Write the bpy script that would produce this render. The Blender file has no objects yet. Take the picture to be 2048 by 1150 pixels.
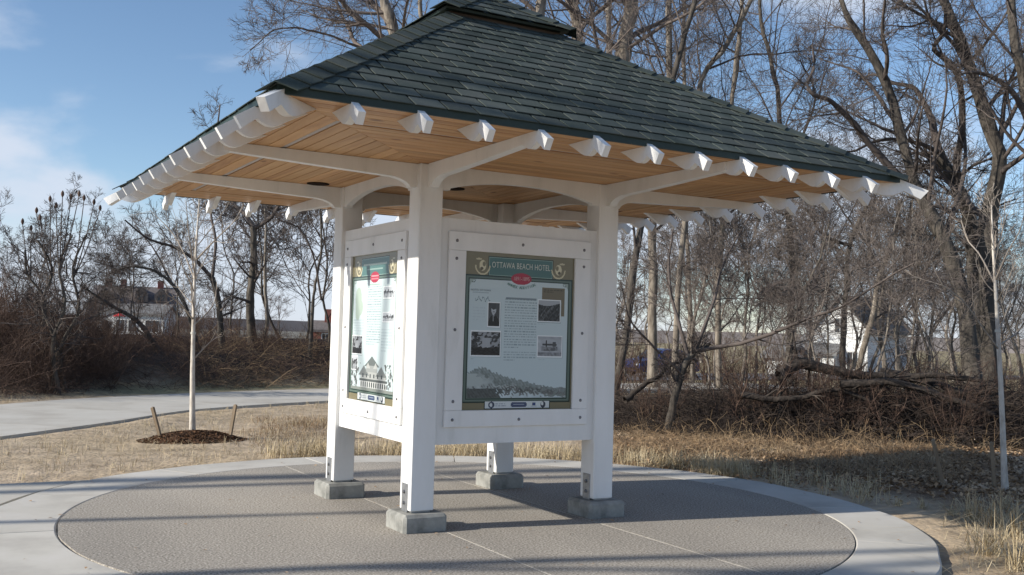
import bpy, math, random
import numpy as np
from mathutils import Vector, Matrix, noise as mnoise

random.seed(7)
RNG = np.random.default_rng(11)
sc = bpy.context.scene
COL = sc.collection

# ------------------------------------------------------------------ camera
CAM = np.array([-3.9697, -7.6224, 1.4358]); YAW, PITCH, ROLL, FPX = .5221, .0455, .0276, 2036.74
_f = np.array([math.sin(YAW)*math.cos(PITCH), math.cos(YAW)*math.cos(PITCH), math.sin(PITCH)])
_r = np.array([math.cos(YAW), -math.sin(YAW), 0.]); _u = np.cross(_r, _f)
RV = math.cos(ROLL)*_r+math.sin(ROLL)*_u; UV = -math.sin(ROLL)*_r+math.cos(ROLL)*_u; FV = _f
cam = bpy.data.cameras.new('camera'); cam.sensor_width = 36; cam.lens = 36*FPX/2048
cam.clip_start = .05; cam.clip_end = 3000
co = bpy.data.objects.new('camera', cam); COL.objects.link(co)
co.matrix_world = Matrix(((RV[0], UV[0], -FV[0], CAM[0]), (RV[1], UV[1], -FV[1], CAM[1]), (RV[2], UV[2], -FV[2], CAM[2]), (0, 0, 0, 1)))
sc.camera = co

# ------------------------------------------------------------------ light
SUN_EL = math.radians(23.9); SUN_AZ = math.radians(9.5)      # sun stands to the left, a little beyond the kiosk's left side
SUN = Vector((-math.cos(SUN_AZ)*math.cos(SUN_EL), math.sin(SUN_AZ)*math.cos(SUN_EL), math.sin(SUN_EL)))
sl = bpy.data.lights.new('sun', 'SUN'); sl.energy = 5.0; sl.angle = math.radians(.53); sl.color = (1, .93, .82)
so = bpy.data.objects.new('sun', sl); COL.objects.link(so); so.rotation_euler = SUN.to_track_quat('Z', 'Y').to_euler()
so.location = (-30, 5, 20)
W = bpy.data.worlds.new('World'); sc.world = W; W.use_nodes = True
nt = W.node_tree; N = nt.nodes; Lk = nt.links
for n in list(N): N.remove(n)
out = N.new('ShaderNodeOutputWorld'); bg = N.new('ShaderNodeBackground'); bg.inputs[1].default_value = .125
sky = N.new('ShaderNodeTexSky'); sky.sky_type = 'NISHITA'; sky.sun_disc = False
sky.sun_elevation = SUN_EL; sky.sun_rotation = math.atan2(SUN.x, SUN.y)
sky.air_density = .85; sky.dust_density = .15; sky.ozone_density = 1.9
tc = N.new('ShaderNodeTexCoord'); mp = N.new('ShaderNodeMapping'); mp.inputs['Scale'].default_value = (1.6, 1.6, 4.2)
mp.inputs['Location'].default_value = (5.7, .4, 2.1)
cn = N.new('ShaderNodeTexNoise'); cn.inputs['Scale'].default_value = 2.3; cn.inputs['Detail'].default_value = 7; cn.inputs['Roughness'].default_value = .5
cn.inputs['Distortion'].default_value = .25
sx = N.new('ShaderNodeSeparateXYZ'); lo = N.new('ShaderNodeMapRange')      # more cloud towards the horizon
lo.inputs[1].default_value = 0.0; lo.inputs[2].default_value = .26; lo.inputs[3].default_value = .245; lo.inputs[4].default_value = -.06
ad = N.new('ShaderNodeMath'); ad.operation = 'ADD'
rp = N.new('ShaderNodeValToRGB'); rp.color_ramp.elements[0].position = .50; rp.color_ramp.elements[1].position = .68
rp.color_ramp.interpolation = 'EASE'
rp.color_ramp.elements[1].color = (.88, .88, .88, 1)
mx = N.new('ShaderNodeMix'); mx.data_type = 'RGBA'; mx.inputs['B'].default_value = (4.5, 4.95, 5.75, 1)
Lk.new(tc.outputs['Generated'], mp.inputs[0]); Lk.new(mp.outputs[0], cn.inputs['Vector']); Lk.new(tc.outputs['Generated'], sx.inputs[0])
Lk.new(sx.outputs['Z'], lo.inputs[0]); Lk.new(cn.outputs['Fac'], ad.inputs[0]); Lk.new(lo.outputs[0], ad.inputs[1]); Lk.new(ad.outputs[0], rp.inputs[0])
hs_ = N.new('ShaderNodeHueSaturation'); hs_.inputs['Saturation'].default_value = 1.03; Lk.new(sky.outputs[0], hs_.inputs['Color'])
Lk.new(rp.outputs[0], mx.inputs['Factor']); Lk.new(hs_.outputs[0], mx.inputs['A']); Lk.new(mx.outputs['Result'], bg.inputs[0]); Lk.new(bg.outputs[0], out.inputs[0])
sc.view_settings.view_transform = 'Standard'; sc.view_settings.look = 'None'; sc.view_settings.gamma = 1
sc.view_settings.exposure = .32; sc.view_settings.use_curve_mapping = False
sc.cycles.max_bounces = 8; sc.cycles.diffuse_bounces = 4; sc.cycles.transparent_max_bounces = 4

# ------------------------------------------------------------------ helpers
def ray(u, v): return FV+RV*(u-1024)/FPX-UV*(v-575)/FPX
def at(u, v, D):                       # world point on a line of sight, D metres away over the ground
    w = ray(u, v); return CAM+w*D/math.hypot(w[0], w[1])
def gdir(u): w = ray(u, 640+u*.0276); w[2] = 0; return w/np.linalg.norm(w)
def sstep(a, b, x): t = np.clip((x-a)/(b-a), 0, 1); return t*t*(3-2*t)

PATH_C = [(-20, -4.5), (-14, -2.2), (-9, 2.2), (-5.6, 6), (-3., 8.85), (-.6, 11.6), (3.7, 13.85), (9, 15.5), (14, 16.4), (22, 17)]
_px = np.array([p[0] for p in PATH_C], float); _py = np.array([p[1] for p in PATH_C], float)
def pdist(x, y):                       # about how far a point lies beyond the path's centre line
    xs = np.linspace(-20, 22, 400); ys = np.interp(xs, _px, _py); ks = np.ones(15)/15; ys = np.convolve(np.pad(ys, 7, 'edge'), ks, 'valid'); sl = np.gradient(ys, xs)
    return (y-np.interp(x, xs, ys))/np.sqrt(1+np.interp(x, xs, sl)**2)
def H(x, y):
    x = np.asarray(x, float); y = np.asarray(y, float)
    d = pdist(x, y)
    lump = .06*np.sin(x*.9+1.3*np.sin(y*.5))*np.cos(y*.8)+.03*np.sin(x*2.3)*np.sin(y*1.9+1)
    bank = sstep(2.3, 5.5, d)*(1-.55*sstep(9, 17, d))*(1-sstep(5.5, 10, x))
    dc = np.hypot(x-CAM[0], y-CAM[1])
    right = sstep(.02, .12, ((x-CAM[0])*RV[0]+(y-CAM[1])*RV[1])/np.maximum(dc, 1))
    z = -.035+bank*(.85+lump)-right*.62*sstep(24, 50, dc)
    rr = np.hypot(x+.1, y+.2)
    z = z+lump*.5*sstep(4, 6, rr)*sstep(1.8, 3.2, np.abs(d))
    z = z+.20*np.exp(-((x+.9)**2+(y-5.7)**2)/.9)*0
    z = z-.05*(1-sstep(3.5, 3.7, rr))
    inpath = (1-sstep(1.35, 1.7, np.abs(d)))
    z = z-.08*inpath+.022*sstep(1.5, 1.8, np.abs(d))*(1-sstep(2, 3.2, np.abs(d)))
    walk = (x < -3.2)*(y > -1.5)*(y < 2.45)
    return z-.05*walk
def gp(u, D):
    w = gdir(u); p = CAM+w*D; p[2] = float(H(p[0], p[1])); return p

def link(o): COL.objects.link(o); return o
def tag(o, label, cat=None, group=None, kind=None):
    if label: o['label'] = label
    if cat: o['category'] = cat
    if group: o['group'] = group
    if kind: o['kind'] = kind
    return o
def thing(name, label, cat, loc=(0, 0, 0), rz=0, group=None):
    o = bpy.data.objects.new(name, None); link(o); o.location = Vector([float(c) for c in loc]); o.rotation_euler = (0, 0, rz)
    o.empty_display_size = .1
    return tag(o, label, cat, group)
def ob(name, me, mat, parent=None, loc=None, rot=None):
    if mat is not None and not me.materials: me.materials.append(mat)
    o = bpy.data.objects.new(name, me); link(o)
    if parent: o.parent = parent
    if loc is not None: o.location = Vector([float(c) for c in loc])
    if rot is not None: o.rotation_euler = rot
    return o
def npmesh(name, V, F, smooth=False):          # V (n,3); F (m,k) one face size
    V = np.ascontiguousarray(V, np.float32).reshape(-1, 3); F = np.ascontiguousarray(F, np.int32); k = F.shape[1]
    me = bpy.data.meshes.new(name); me.vertices.add(len(V)); me.vertices.foreach_set('co', V.ravel())
    me.loops.add(F.size); me.loops.foreach_set('vertex_index', F.ravel())
    me.polygons.add(len(F)); me.polygons.foreach_set('loop_start', np.arange(0, F.size, k, dtype=np.int32))
    if smooth: me.polygons.foreach_set('use_smooth', np.ones(len(F), bool))
    me.update(calc_edges=True); return me
class MB:
    def __init__(s): s.v = []; s.f = []
    def add(s, v, f): b = len(s.v); s.v += [tuple(map(float, p)) for p in v]; s.f += [tuple(i+b for i in q) for q in f]; return s
    def box(s, x0, x1, y0, y1, z0, z1):
        return s.add([(x0, y0, z0), (x1, y0, z0), (x1, y1, z0), (x0, y1, z0), (x0, y0, z1), (x1, y0, z1), (x1, y1, z1), (x0, y1, z1)],
                     [(3, 2, 1, 0), (4, 5, 6, 7), (0, 1, 5, 4), (1, 2, 6, 5), (2, 3, 7, 6), (3, 0, 4, 7)])
    def cbox(s, x0, x1, y0, y1, z0, z1, b=.006):        # box with chamfered edges
        X = (x0, x1); Y = (y0, y1); Z = (z0, z1); v = []; idx = {}
        for i in (0, 1):
            for j in (0, 1):
                for k in (0, 1):
                    sx_, sy_, sz_ = 1-2*i, 1-2*j, 1-2*k
                    for a in range(3):
                        p = [X[i]+sx_*b, Y[j]+sy_*b, Z[k]+sz_*b]; p[a] = (X[i], Y[j], Z[k])[a]
                        idx[i, j, k, a] = len(v); v.append(p)
        f = []
        def q(*ks): f.append(tuple(idx[k] for k in ks))
        q((0,0,0,0),(0,0,1,0),(0,1,1,0),(0,1,0,0)); q((1,0,0,0),(1,1,0,0),(1,1,1,0),(1,0,1,0))
        q((0,0,0,1),(1,0,0,1),(1,0,1,1),(0,0,1,1)); q((0,1,0,1),(0,1,1,1),(1,1,1,1),(1,1,0,1))
        q((0,0,0,2),(0,1,0,2),(1,1,0,2),(1,0,0,2)); q((0,0,1,2),(1,0,1,2),(1,1,1,2),(0,1,1,2))
        for i in (0, 1):
            for j in (0, 1):
                q((i,j,0,0),(i,j,1,0),(i,j,1,1),(i,j,0,1)) if (i+j) % 2 == 1 else q((i,j,0,0),(i,j,0,1),(i,j,1,1),(i,j,1,0))
                q((i,0,j,0),(i,0,j,2),(i,1,j,2),(i,1,j,0)) if (i+j) % 2 == 1 else q((i,0,j,0),(i,1,j,0),(i,1,j,2),(i,0,j,2))
                q((0,i,j,1),(1,i,j,1),(1,i,j,2),(0,i,j,2)) if (i+j) % 2 == 1 else q((0,i,j,1),(0,i,j,2),(1,i,j,2),(1,i,j,1))
                for k in (0, 1):
                    t = ((i,j,k,0),(i,j,k,1),(i,j,k,2)); q(*(t if (i+j+k) % 2 == 1 else t[::-1]))
        return s.add(v, f)
    def prism(s, prof, fn, a, b):          # closed profile (p,q) swept from a to b; fn(p,q,t)->xyz
        n = len(prof); v = [fn(p, q, a) for p, q in prof]+[fn(p, q, b) for p, q in prof]
        return s.add(v, [tuple(range(n))[::-1], tuple(range(n, 2*n))]+[(i, (i+1) % n, n+(i+1) % n, n+i) for i in range(n)])
    def cyl(s, c, axis, r, h, n=12, r2=None, dome=0):
        c = Vector(c); ax = Vector(axis).normalized(); t = ax.orthogonal().normalized(); w = ax.cross(t); r2 = r if r2 is None else r2
        v = [c+(t*math.cos(2*math.pi*i/n)+w*math.sin(2*math.pi*i/n))*r for i in range(n)]
        v += [c+ax*h+(t*math.cos(2*math.pi*i/n)+w*math.sin(2*math.pi*i/n))*r2 for i in range(n)]
        v += [c, c+ax*(h+dome)]
        f = [(i, (i+1) % n, n+(i+1) % n, n+i) for i in range(n)]+[((i+1) % n, i, 2*n) for i in range(n)]+[(n+i, n+(i+1) % n, 2*n+1) for i in range(n)]
        return s.add(v, f)
    def mesh(s, name, smooth=False, fix=True):
        me = bpy.data.meshes.new(name); me.from_pydata(s.v, [], s.f)
        if fix:
            import bmesh
            bm = bmesh.new(); bm.from_mesh(me); bmesh.ops.recalc_face_normals(bm, faces=bm.faces); bm.to_mesh(me); bm.free()
        if smooth:
            for p in me.polygons: p.use_smooth = True
        me.update(); return me
    def build(s, name, mat, parent=None, loc=None, rot=None, smooth=False): return ob(name, s.mesh(name, smooth), mat, parent, loc, rot)

# ------------------------------------------------------------------ materials
def pmat(name, cols, scale=8, detail=5, rough=.8, bump=0, bscale=None, stretch=(1, 1, 1), rand=0, island=0, metal=0, spec=.4, attr=None, pos=None, distort=0, coord='Object', bdist=.02, contrast=None):
    m = bpy.data.materials.new(name); m.use_nodes = True; t = m.node_tree; n = t.nodes; l = t.links
    b = n['Principled BSDF']; b.inputs['Roughness'].default_value = rough; b.inputs['Metallic'].default_value = metal; b.inputs['Specular IOR Level'].default_value = spec
    c = n.new('ShaderNodeTexCoord'); mpg = n.new('ShaderNodeMapping'); mpg.inputs['Scale'].default_value = stretch
    l.new(c.outputs[coord], mpg.inputs[0])
    if rand:
        oi = n.new('ShaderNodeObjectInfo'); cmb = n.new('ShaderNodeVectorMath'); cmb.operation = 'SCALE'; cmb.inputs[0].default_value = (13.1, 7.7, 5.3)
        l.new(oi.outputs['Random'], cmb.inputs['Scale']); l.new(cmb.outputs[0], mpg.inputs['Location'])
    tx = n.new('ShaderNodeTexNoise'); tx.inputs['Scale'].default_value = scale; tx.inputs['Detail'].default_value = detail; tx.inputs['Roughness'].default_value = .6
    tx.inputs['Distortion'].default_value = distort
    l.new(mpg.outputs[0], tx.inputs['Vector'])
    r = n.new('ShaderNodeValToRGB'); e = r.color_ramp.elements
    k = len(cols); pos = pos or [(.3+.4*i/(k-1)) if k > 1 else .5 for i in range(k)]
    while len(e) < k: e.new(.5)
    for i in range(k): e[i].position = pos[i]; e[i].color = (*cols[i], 1)
    l.new(tx.outputs['Fac'], r.inputs[0]); col = r.outputs[0]
    if attr:
        an = n.new('ShaderNodeAttribute'); an.attribute_name = attr; mxx = n.new('ShaderNodeMix'); mxx.data_type = 'RGBA'; mxx.blend_type = 'MULTIPLY'; mxx.inputs['Factor'].default_value = 1
        l.new(col, mxx.inputs['A']); l.new(an.outputs['Color'], mxx.inputs['B']); col = mxx.outputs['Result']
    if rand or island:
        hs = n.new('ShaderNodeHueSaturation'); mr = n.new('ShaderNodeMapRange')
        v = rand or island; mr.inputs[3].default_value = 1-v; mr.inputs[4].default_value = 1+v
        if rand: l.new(oi.outputs['Random'], mr.inputs[0])
        else:
            g = n.new('ShaderNodeNewGeometry'); l.new(g.outputs['Random Per Island'], mr.inputs[0])
        l.new(mr.outputs[0], hs.inputs['Value']); l.new(col, hs.inputs['Color']); col = hs.outputs[0]
    l.new(col, b.inputs['Base Color'])
    if bump:
        t2 = n.new('ShaderNodeTexNoise'); t2.inputs['Scale'].default_value = bscale or scale*3; t2.inputs['Detail'].default_value = 6
        l.new(mpg.outputs[0], t2.inputs['Vector']); bp = n.new('ShaderNodeBump'); bp.inputs['Strength'].default_value = bump; bp.inputs['Distance'].default_value = bdist
        l.new(t2.outputs['Fac'], bp.inputs['Height']); l.new(bp.outputs[0], b.inputs['Normal'])
    return m
WHITE = pmat('white_paint', [(.60, .60, .575), (.76, .76, .745), (.81, .81, .80)], 4.5, detail=9, rough=.5, bump=.4, bscale=38, stretch=(1, 1, .22), bdist=.006, rand=.03, pos=[.22, .42, .62])
CONC_F = pmat('footing_concrete', [(.15, .152, .14), (.28, .28, .26), (.37, .37, .34)], 7, rough=.9, bump=.35, bscale=90, bdist=.006)
CONC = pmat('border_concrete', [(.42, .40, .36), (.53, .51, .46), (.58, .56, .52)], 1.6, rough=.88, bump=.2, bscale=140, rand=.04, bdist=.004, detail=9)
WALKM = pmat('walk_concrete', [(.40, .37, .32), (.51, .485, .43), (.55, .53, .48)], .9, rough=.9, bump=.2, bscale=120, rand=.05, bdist=.004, detail=9)
JOINT = pmat('joint_filler', [(.50, .48, .42), (.60, .58, .52)], 20, rough=.9)
STEEL = pmat('galvanised_steel', [(.30, .31, .32), (.42, .43, .44)], 30, rough=.45, metal=.8)
DKBOLT = pmat('bolt_steel', [(.16, .16, .17), (.22, .22, .23)], 30, rough=.4, metal=.7)
SHING = pmat('asphalt_shingle', [(.042, .055, .050), (.074, .089, .082), (.102, .112, .104)], 2.2, rough=.95, bump=.6, bscale=260, rand=.19, spec=.08, bdist=.004, detail=10)
SHING2 = pmat('asphalt_shingle_joined', [(.042, .055, .050), (.074, .089, .082), (.102, .112, .104)], 2.2, rough=.95, bump=.6, bscale=260, island=.19, spec=.08, bdist=.004, detail=10)
DRIP = pmat('green_drip_edge', [(.012, .026, .022), (.022, .04, .034)], 4, rough=.5)
DKWOOD = pmat('dark_fascia_wood', [(.05, .032, .02), (.09, .06, .04)], 5, rough=.7, stretch=(1, 1, 6))
DECK = pmat('roof_deck', [(.006, .008, .008), (.012, .014, .014)], 5, rough=.95)  # near-black: shade of the gaps between shingle tabs put into the colour
def pine(name, stretch):
    m = pmat(name, [(.39, .195, .088), (.53, .30, .137), (.62, .385, .19)], 5, detail=8, rough=.5, rand=.13, stretch=stretch, distort=1.2, bump=.1, bscale=40, bdist=.004)
    t = m.node_tree; n = t.nodes; l = t.links; b = n['Principled BSDF']; src = b.inputs['Base Color'].links[0].from_socket
    vo = n.new('ShaderNodeTexVoronoi'); vo.inputs['Scale'].default_value = 3.2; vo.inputs['Randomness'].default_value = 1
    mpg = [k for k in n if k.type == 'MAPPING'][0]
    mp2 = n.new('ShaderNodeMapping'); mp2.inputs['Scale'].default_value = [(.55 if s_ < 1 else 1.3) for s_ in stretch]
    c2 = n.new('ShaderNodeTexCoord'); l.new(c2.outputs['Object'], mp2.inputs[0]); l.new(mp2.outputs[0], vo.inputs['Vector'])
    r = n.new('ShaderNodeValToRGB'); r.color_ramp.elements[0].position = .045; r.color_ramp.elements[0].color = (.30, .17, .10, 1); r.color_ramp.elements[1].position = .11; r.color_ramp.elements[1].color = (1, 1, 1, 1)
    l.new(vo.outputs['Distance'], r.inputs[0]); mm = n.new('ShaderNodeMix'); mm.data_type = 'RGBA'; mm.blend_type = 'MULTIPLY'; mm.inputs['Factor'].default_value = .85
    l.new(src, mm.inputs['A']); l.new(r.outputs[0], mm.inputs['B']); l.new(mm.outputs['Result'], b.inputs['Base Color']); return m
PINE_X = pine('pine_board_x', (.12, 1.6, 1)); PINE_Y = pine('pine_board_y', (1.6, .12, 1))
VENT = pmat('grey_vent_strip', [(.42, .38, .36), (.50, .46, .44)], 20, rough=.6)
DARKIN = pmat('dark_fixture', [(.015, .009, .007), (.025, .015, .011)], 10, rough=.9, spec=.1)
BARK_PALE = pmat('pale_bark', [(.10, .082, .066), (.22, .19, .155), (.34, .30, .25)], 7, detail=8, rough=.95, bump=.7, bscale=14, stretch=(1, 1, .25), bdist=.03)
BARK_DARK = pmat('dark_bark', [(.035, .03, .025), (.085, .074, .062), (.14, .122, .10)], 7, detail=8, rough=.95, bump=.8, bscale=12, stretch=(1, 1, .25), bdist=.04)
TWIG = pmat('twig_bark', [(.07, .057, .051), (.135, .112, .10)], 3, rough=.95)
TWIG_PALE = pmat('pale_twig_bark', [(.11, .09, .08), (.20, .165, .145)], 3, rough=.95)
BRUSHM = pmat('brush_stems', [(.018, .013, .011), (.04, .029, .023), (.085, .064, .05)], 2.0, rough=.95, island=.3)
BRUSHR = pmat('reddish_brush_stems', [(.055, .033, .025), (.095, .060, .045), (.155, .105, .078)], 1.2, rough=.95, island=.3)
SAPB = pmat('sapling_bark', [(.38, .33, .28), (.58, .53, .46), (.68, .63, .56)], 14, rough=.9, stretch=(1, 1, .4), bump=.3)
TWIG_WOOD = pmat('wood_twig_bark', [(.11, .09, .078), (.20, .17, .15)], 3, rough=.95)
BARK_WOOD = pmat('wood_bark', [(.09, .076, .062), (.19, .165, .14), (.28, .25, .21)], 7, detail=8, rough=.95, bump=.6, bscale=14, stretch=(1, 1, .25), bdist=.03)
LOGM = pmat('old_log_bark', [(.018, .014, .012), (.045, .036, .03), (.085, .07, .058)], 8, detail=8, rough=.95, bump=.8, bscale=16, bdist=.03)
SAPTW = pmat('sapling_twig_bark', [(.26, .22, .18), (.40, .35, .30)], 6, rough=.9)
STAKE = pmat('stake_wood', [(.20, .15, .10), (.30, .235, .165)], 12, rough=.9, stretch=(1, 1, .2), bump=.4)
GRASSM = pmat('dry_grass_blades', [(.36, .28, .165), (.50, .41, .26), (.61, .53, .37)], 1.5, rough=.85, island=.28)
GRASSB = pmat('brown_grass_blades', [(.19, .125, .07), (.31, .215, .125), (.42, .315, .19)], 1.5, rough=.9, island=.3)
LEAFM = pmat('fallen_leaf', [(.20, .12, .065), (.35, .23, .13), (.55, .43, .31)], 1.5, rough=.85, island=.4)
MULCH = pmat('mulch', [(.055, .028, .015), (.12, .06, .03), (.19, .10, .05)], 40, rough=1, bump=1, bscale=60, bdist=.03)
CHIP = pmat('mulch_chip', [(.08, .04, .02), (.17, .09, .045)], 10, rough=1, island=.4)

# ------------------------------------------------------------------ swept tubes and trees (all numpy)
def norm(v): return v/np.maximum(np.linalg.norm(v, axis=-1, keepdims=True), 1e-9)
def tubes(P, R, s):
    K, n, _ = P.shape; T = norm(np.gradient(P, axis=1)); m = norm(P[:, -1]-P[:, 0])
    ref = np.where(np.abs(m[:, 2:3]) < .8, np.array([[0, 0, 1.]]), np.array([[1., 0, 0]]))[:, None, :]
    Nn = norm(ref-(ref*T).sum(-1, keepdims=True)*T); B = np.cross(T, Nn)
    a = np.arange(s)*2*np.pi/s
    V = P[:, :, None, :]+R[:, :, None, None]*(Nn[:, :, None, :]*np.cos(a)[None, None, :, None]+B[:, :, None, :]*np.sin(a)[None, None, :, None])
    base = (np.arange(K)*n*s)[:, None, None]+(np.arange(n-1)*s)[None, :, None]
    i = np.arange(s); j = (i+1) % s
    F = np.stack([base+i, base+j, base+j+s, base+i+s], -1).reshape(-1, 4)
    return V.reshape(-1, 3), F
def ribbons(P, R, rng):                 # hair-fine twigs
    K, n, _ = P.shape; T = norm(P[:, -1]-P[:, 0]); q = rng.normal(0, 1, (K, 3)); q = norm(q-(q*T).sum(-1, keepdims=True)*T)[:, None, :]*R[:, :, None]*1.3
    V = np.stack([P-q, P+q], 2); b = (np.arange(K)*n*2)[:, None, None]+(np.arange(n-1)*2)[None, :, None]
    return V.reshape(-1, 3), (b+np.array([0, 1, 3, 2])).reshape(-1, 4)
def join(parts):
    Vs = []; Fs = []; b = 0
    for V, F in parts: Vs.append(V); Fs.append(F+b); b += len(V)
    return np.concatenate(Vs), np.concatenate(Fs)
def march(rng, p, d, L, r, n, wob, up, tip=.25):
    K = len(p); P = np.zeros((K, n, 3)); P[:, 0] = p; d = norm(d); st = (L/(n-1))[:, None]
    for i in range(1, n):
        d = norm(d+rng.normal(0, wob, (K, 3))+np.array([0, 0, up])); P[:, i] = P[:, i-1]+d*st
    R = r[:, None]*np.linspace(1, tip, n)[None, :]
    return P, R
def children(rng, P, R, m, t0, ang, lr, rr, n, wob, up, tip=.25, L=None, keep=1., t1=1., lmin=0):
    K, npt, _ = P.shape
    if L is None: L = np.linalg.norm(np.diff(P, axis=1), axis=2).sum(1)
    t = t0+(t1-t0)*(np.arange(m)[None, :]+rng.random((K, m)))/m; x = t*(npt-1)*.999; i = x.astype(int); fr = (x-i)[..., None]
    k = np.arange(K)[:, None]; S = P[k, i]*(1-fr)+P[k, np.minimum(i+1, npt-1)]*fr
    tg = norm(P[k, np.minimum(i+1, npt-1)]-P[k, i]+1e-9); rad = R[k, i]*(1-fr[..., 0])+R[k, np.minimum(i+1, npt-1)]*fr[..., 0]
    q = rng.normal(0, 1, (K, m, 3)); q = norm(q-(q*tg).sum(-1, keepdims=True)*tg)
    an = np.radians(ang+rng.normal(0, 12, (K, m)))[..., None]
    d = tg*np.cos(an)+q*np.sin(an)
    Lc = np.maximum(L[:, None]*lr*(1-.55*t)*rng.uniform(.6, 1.25, (K, m)), lmin)
    rc = np.minimum(rad*.75, rad*rr*rng.uniform(.75, 1.2, (K, m)))
    S = S.reshape(-1, 3); d = d.reshape(-1, 3); Lc = Lc.ravel(); rc = rc.ravel()
    if keep < 1:
        msk = rng.random(len(S)) < keep; S, d, Lc, rc = S[msk], d[msk], Lc[msk], rc[msk]
    return march(rng, S, d, Lc, rc, n, wob, up, tip)
def spline(pts, n):
    p = np.array(pts, float); p = np.vstack([2*p[0]-p[1], p, 2*p[-1]-p[-2]]); k = len(p)-3
    o = []
    for t in np.linspace(0, k, n):
        i = min(int(t), k-1); f = t-i; a, b, c, d = p[i:i+4]
        o.append(.5*(2*b+(c-a)*f+(2*a-5*b+4*c-d)*f*f+(3*b-a-3*c+d)*f**3))
    return np.array(o)
def tree_parts(rng, mains, dens=1.0, twig_r=.0035, limb=(9, .28, 52, .42, .38), sub=(6, 6, 4), thin=1., up=.03):
    """mains: list of (points local (k,3), r0, r1). first is the trunk. -> trunk (V,F), crown (V,F)"""
    n0 = 22; P0 = []; R0 = []
    for pts, r0, r1 in mains:
        q = spline(pts, n0); Ltot = np.linalg.norm(np.diff(q, axis=0), axis=1).sum()
        w = np.cumsum(rng.normal(0, 1, (n0, 3)), 0); w -= np.linspace(0, 1, n0)[:, None]*w[-1]; q = q+w*Ltot*.0022
        t = np.linspace(0, 1, n0); rad = r0+(r1-r0)*t; rad = rad*(1+.06*rng.normal(0, 1, n0))
        P0.append(q); R0.append(rad)
    P0 = np.array(P0); R0 = np.array(R0)
    R0[0] *= 1+.5*np.exp(-np.linspace(0, 1, n0)*26)
    trunk = tubes(P0[:1], R0[:1], 12)
    cr = []
    if len(P0) > 1: cr.append(tubes(P0[1:], R0[1:], 9))
    m, t0, ang, lr, rr = limb
    P1, R1 = children(rng, P0, R0, max(1, int(m*dens)), t0, ang, lr, rr, 10, .10, up, .22)
    cr.append(tubes(P1, R1, 6))
    P2, R2 = children(rng, P1, R1, sub[0], .12, 42, .78, .5, 8, .09, up*.8, .22); cr.append(tubes(P2, np.maximum(R2, twig_r*1.6), 4))
    P3, R3 = children(rng, P2, R2, sub[1], .10, 38, .80, .45, 6, .10, up*.6, .3); cr.append(tubes(P3, np.maximum(R3, twig_r), 3))
    P4, R4 = children(rng, P3, R3, sub[2], .15, 36, .95, .5, 4, .10, up*.4, .4, keep=thin); cr.append(ribbons(P4, np.maximum(R4, twig_r*.62), rng))
    return trunk, join(cr)
def make_tree(name, label, mains_px, D, bark, twig, seed, dens=1., cat='tree', group=None, **kw):
    """mains_px: list of (list of (u,v[,dD]), w0px, w1px)"""
    rng = np.random.default_rng(seed); mains = []; base = None
    for pts, w0, w1 in mains_px:
        q = [at(p[0], p[1], D+(p[2] if len(p) > 2 else 0)) for p in pts]
        if base is None:
            g = np.array([q[0][0], q[0][1], float(H(q[0][0], q[0][1]))-.05]); base = g
            q[0] = g.copy()
        mains.append(([x-base for x in q], w0/2*D/FPX*.88, w1/2*D/FPX*.88))
    t, c = tree_parts(rng, mains, dens, **kw)
    root = thing(name, label, cat, base, 0, group)
    ob('trunk', npmesh('trunk', *t, True), bark, root); ob('crown', npmesh('crown', *c, True), twig, root)
    return root
def copy_tree(root, loc, rz, s, label=None, group=None):
    r = root.copy(); COL.objects.link(r); r.location = Vector([float(c) for c in loc]); r.rotation_euler = (0, 0, rz); r.scale = s if hasattr(s, '__len__') else (s, s, s)
    if label: r['label'] = label
    if group: r['group'] = group
    for ch in root.children:
        c = ch.copy(); COL.objects.link(c); c.parent = r
    return r

# ================================================================== SETTING
def vcol(me, name, cols):
    a = me.color_attributes.new(name, 'FLOAT_COLOR', 'POINT'); c = np.ones((len(cols), 4), np.float32); c[:, :3] = cols
    a.data.foreach_set('color', c.ravel())
g = np.linspace(-1, 1, 420); gs = np.sinh(g*6.6)/np.sinh(6.6)*900
gx, gy = np.meshgrid(gs+.5, gs+3.0); GX = gx.ravel(); GY = gy.ravel(); n_ = len(g)
GZ = H(GX, GY)
ii = np.arange(n_*n_).reshape(n_, n_)
F = np.stack([ii[:-1, :-1].ravel(), ii[:-1, 1:].ravel(), ii[1:, 1:].ravel(), ii[1:, :-1].ravel()], 1)
me = npmesh('ground', np.stack([GX, GY, GZ], 1), F, True)
rel = np.stack([GX-CAM[0], GY-CAM[1]], 1); dc = np.hypot(rel[:, 0], rel[:, 1]); side = (rel@RV[:2])/np.maximum(dc, .5)
dpath = pdist(GX, GY)
sand = np.array([.47, .375, .27]); straw = np.array([.44, .335, .20]); litter = np.array([.20, .125, .07]); soil = np.array([.06, .043, .032]); field = np.array([.30, .245, .135]); lawn = np.array([.25, .26, .11])
def L3(a, b, t): return a*(1-t[:, None])+b*t[:, None]
nz = .5+.5*np.sin(GX*1.7+2*np.sin(GY*.9))*np.cos(GY*1.3+np.sin(GX*.7))
c = L3(np.tile(sand, (len(GX), 1)), np.tile(straw, (len(GX), 1)), nz*.6)
rr = np.hypot(GX+.1, GY+.2)
c = L3(c, np.tile(litter, (len(GX), 1)), sstep(.12, .20, side+.03*(nz-.5))*sstep(4.0, 4.9, rr+(nz-.5)*.6)*sstep(8, 11.0, dc))
c = L3(c, np.tile(soil, (len(GX), 1)), sstep(15.6, 17.2, dc+(nz-.5))*sstep(.08, .15, side))
c = L3(c, np.tile(soil*1.15, (len(GX), 1)), sstep(2.4, 4.0, dpath+(nz-.5)*.8)*(1-sstep(.05, .1, side)))
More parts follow.
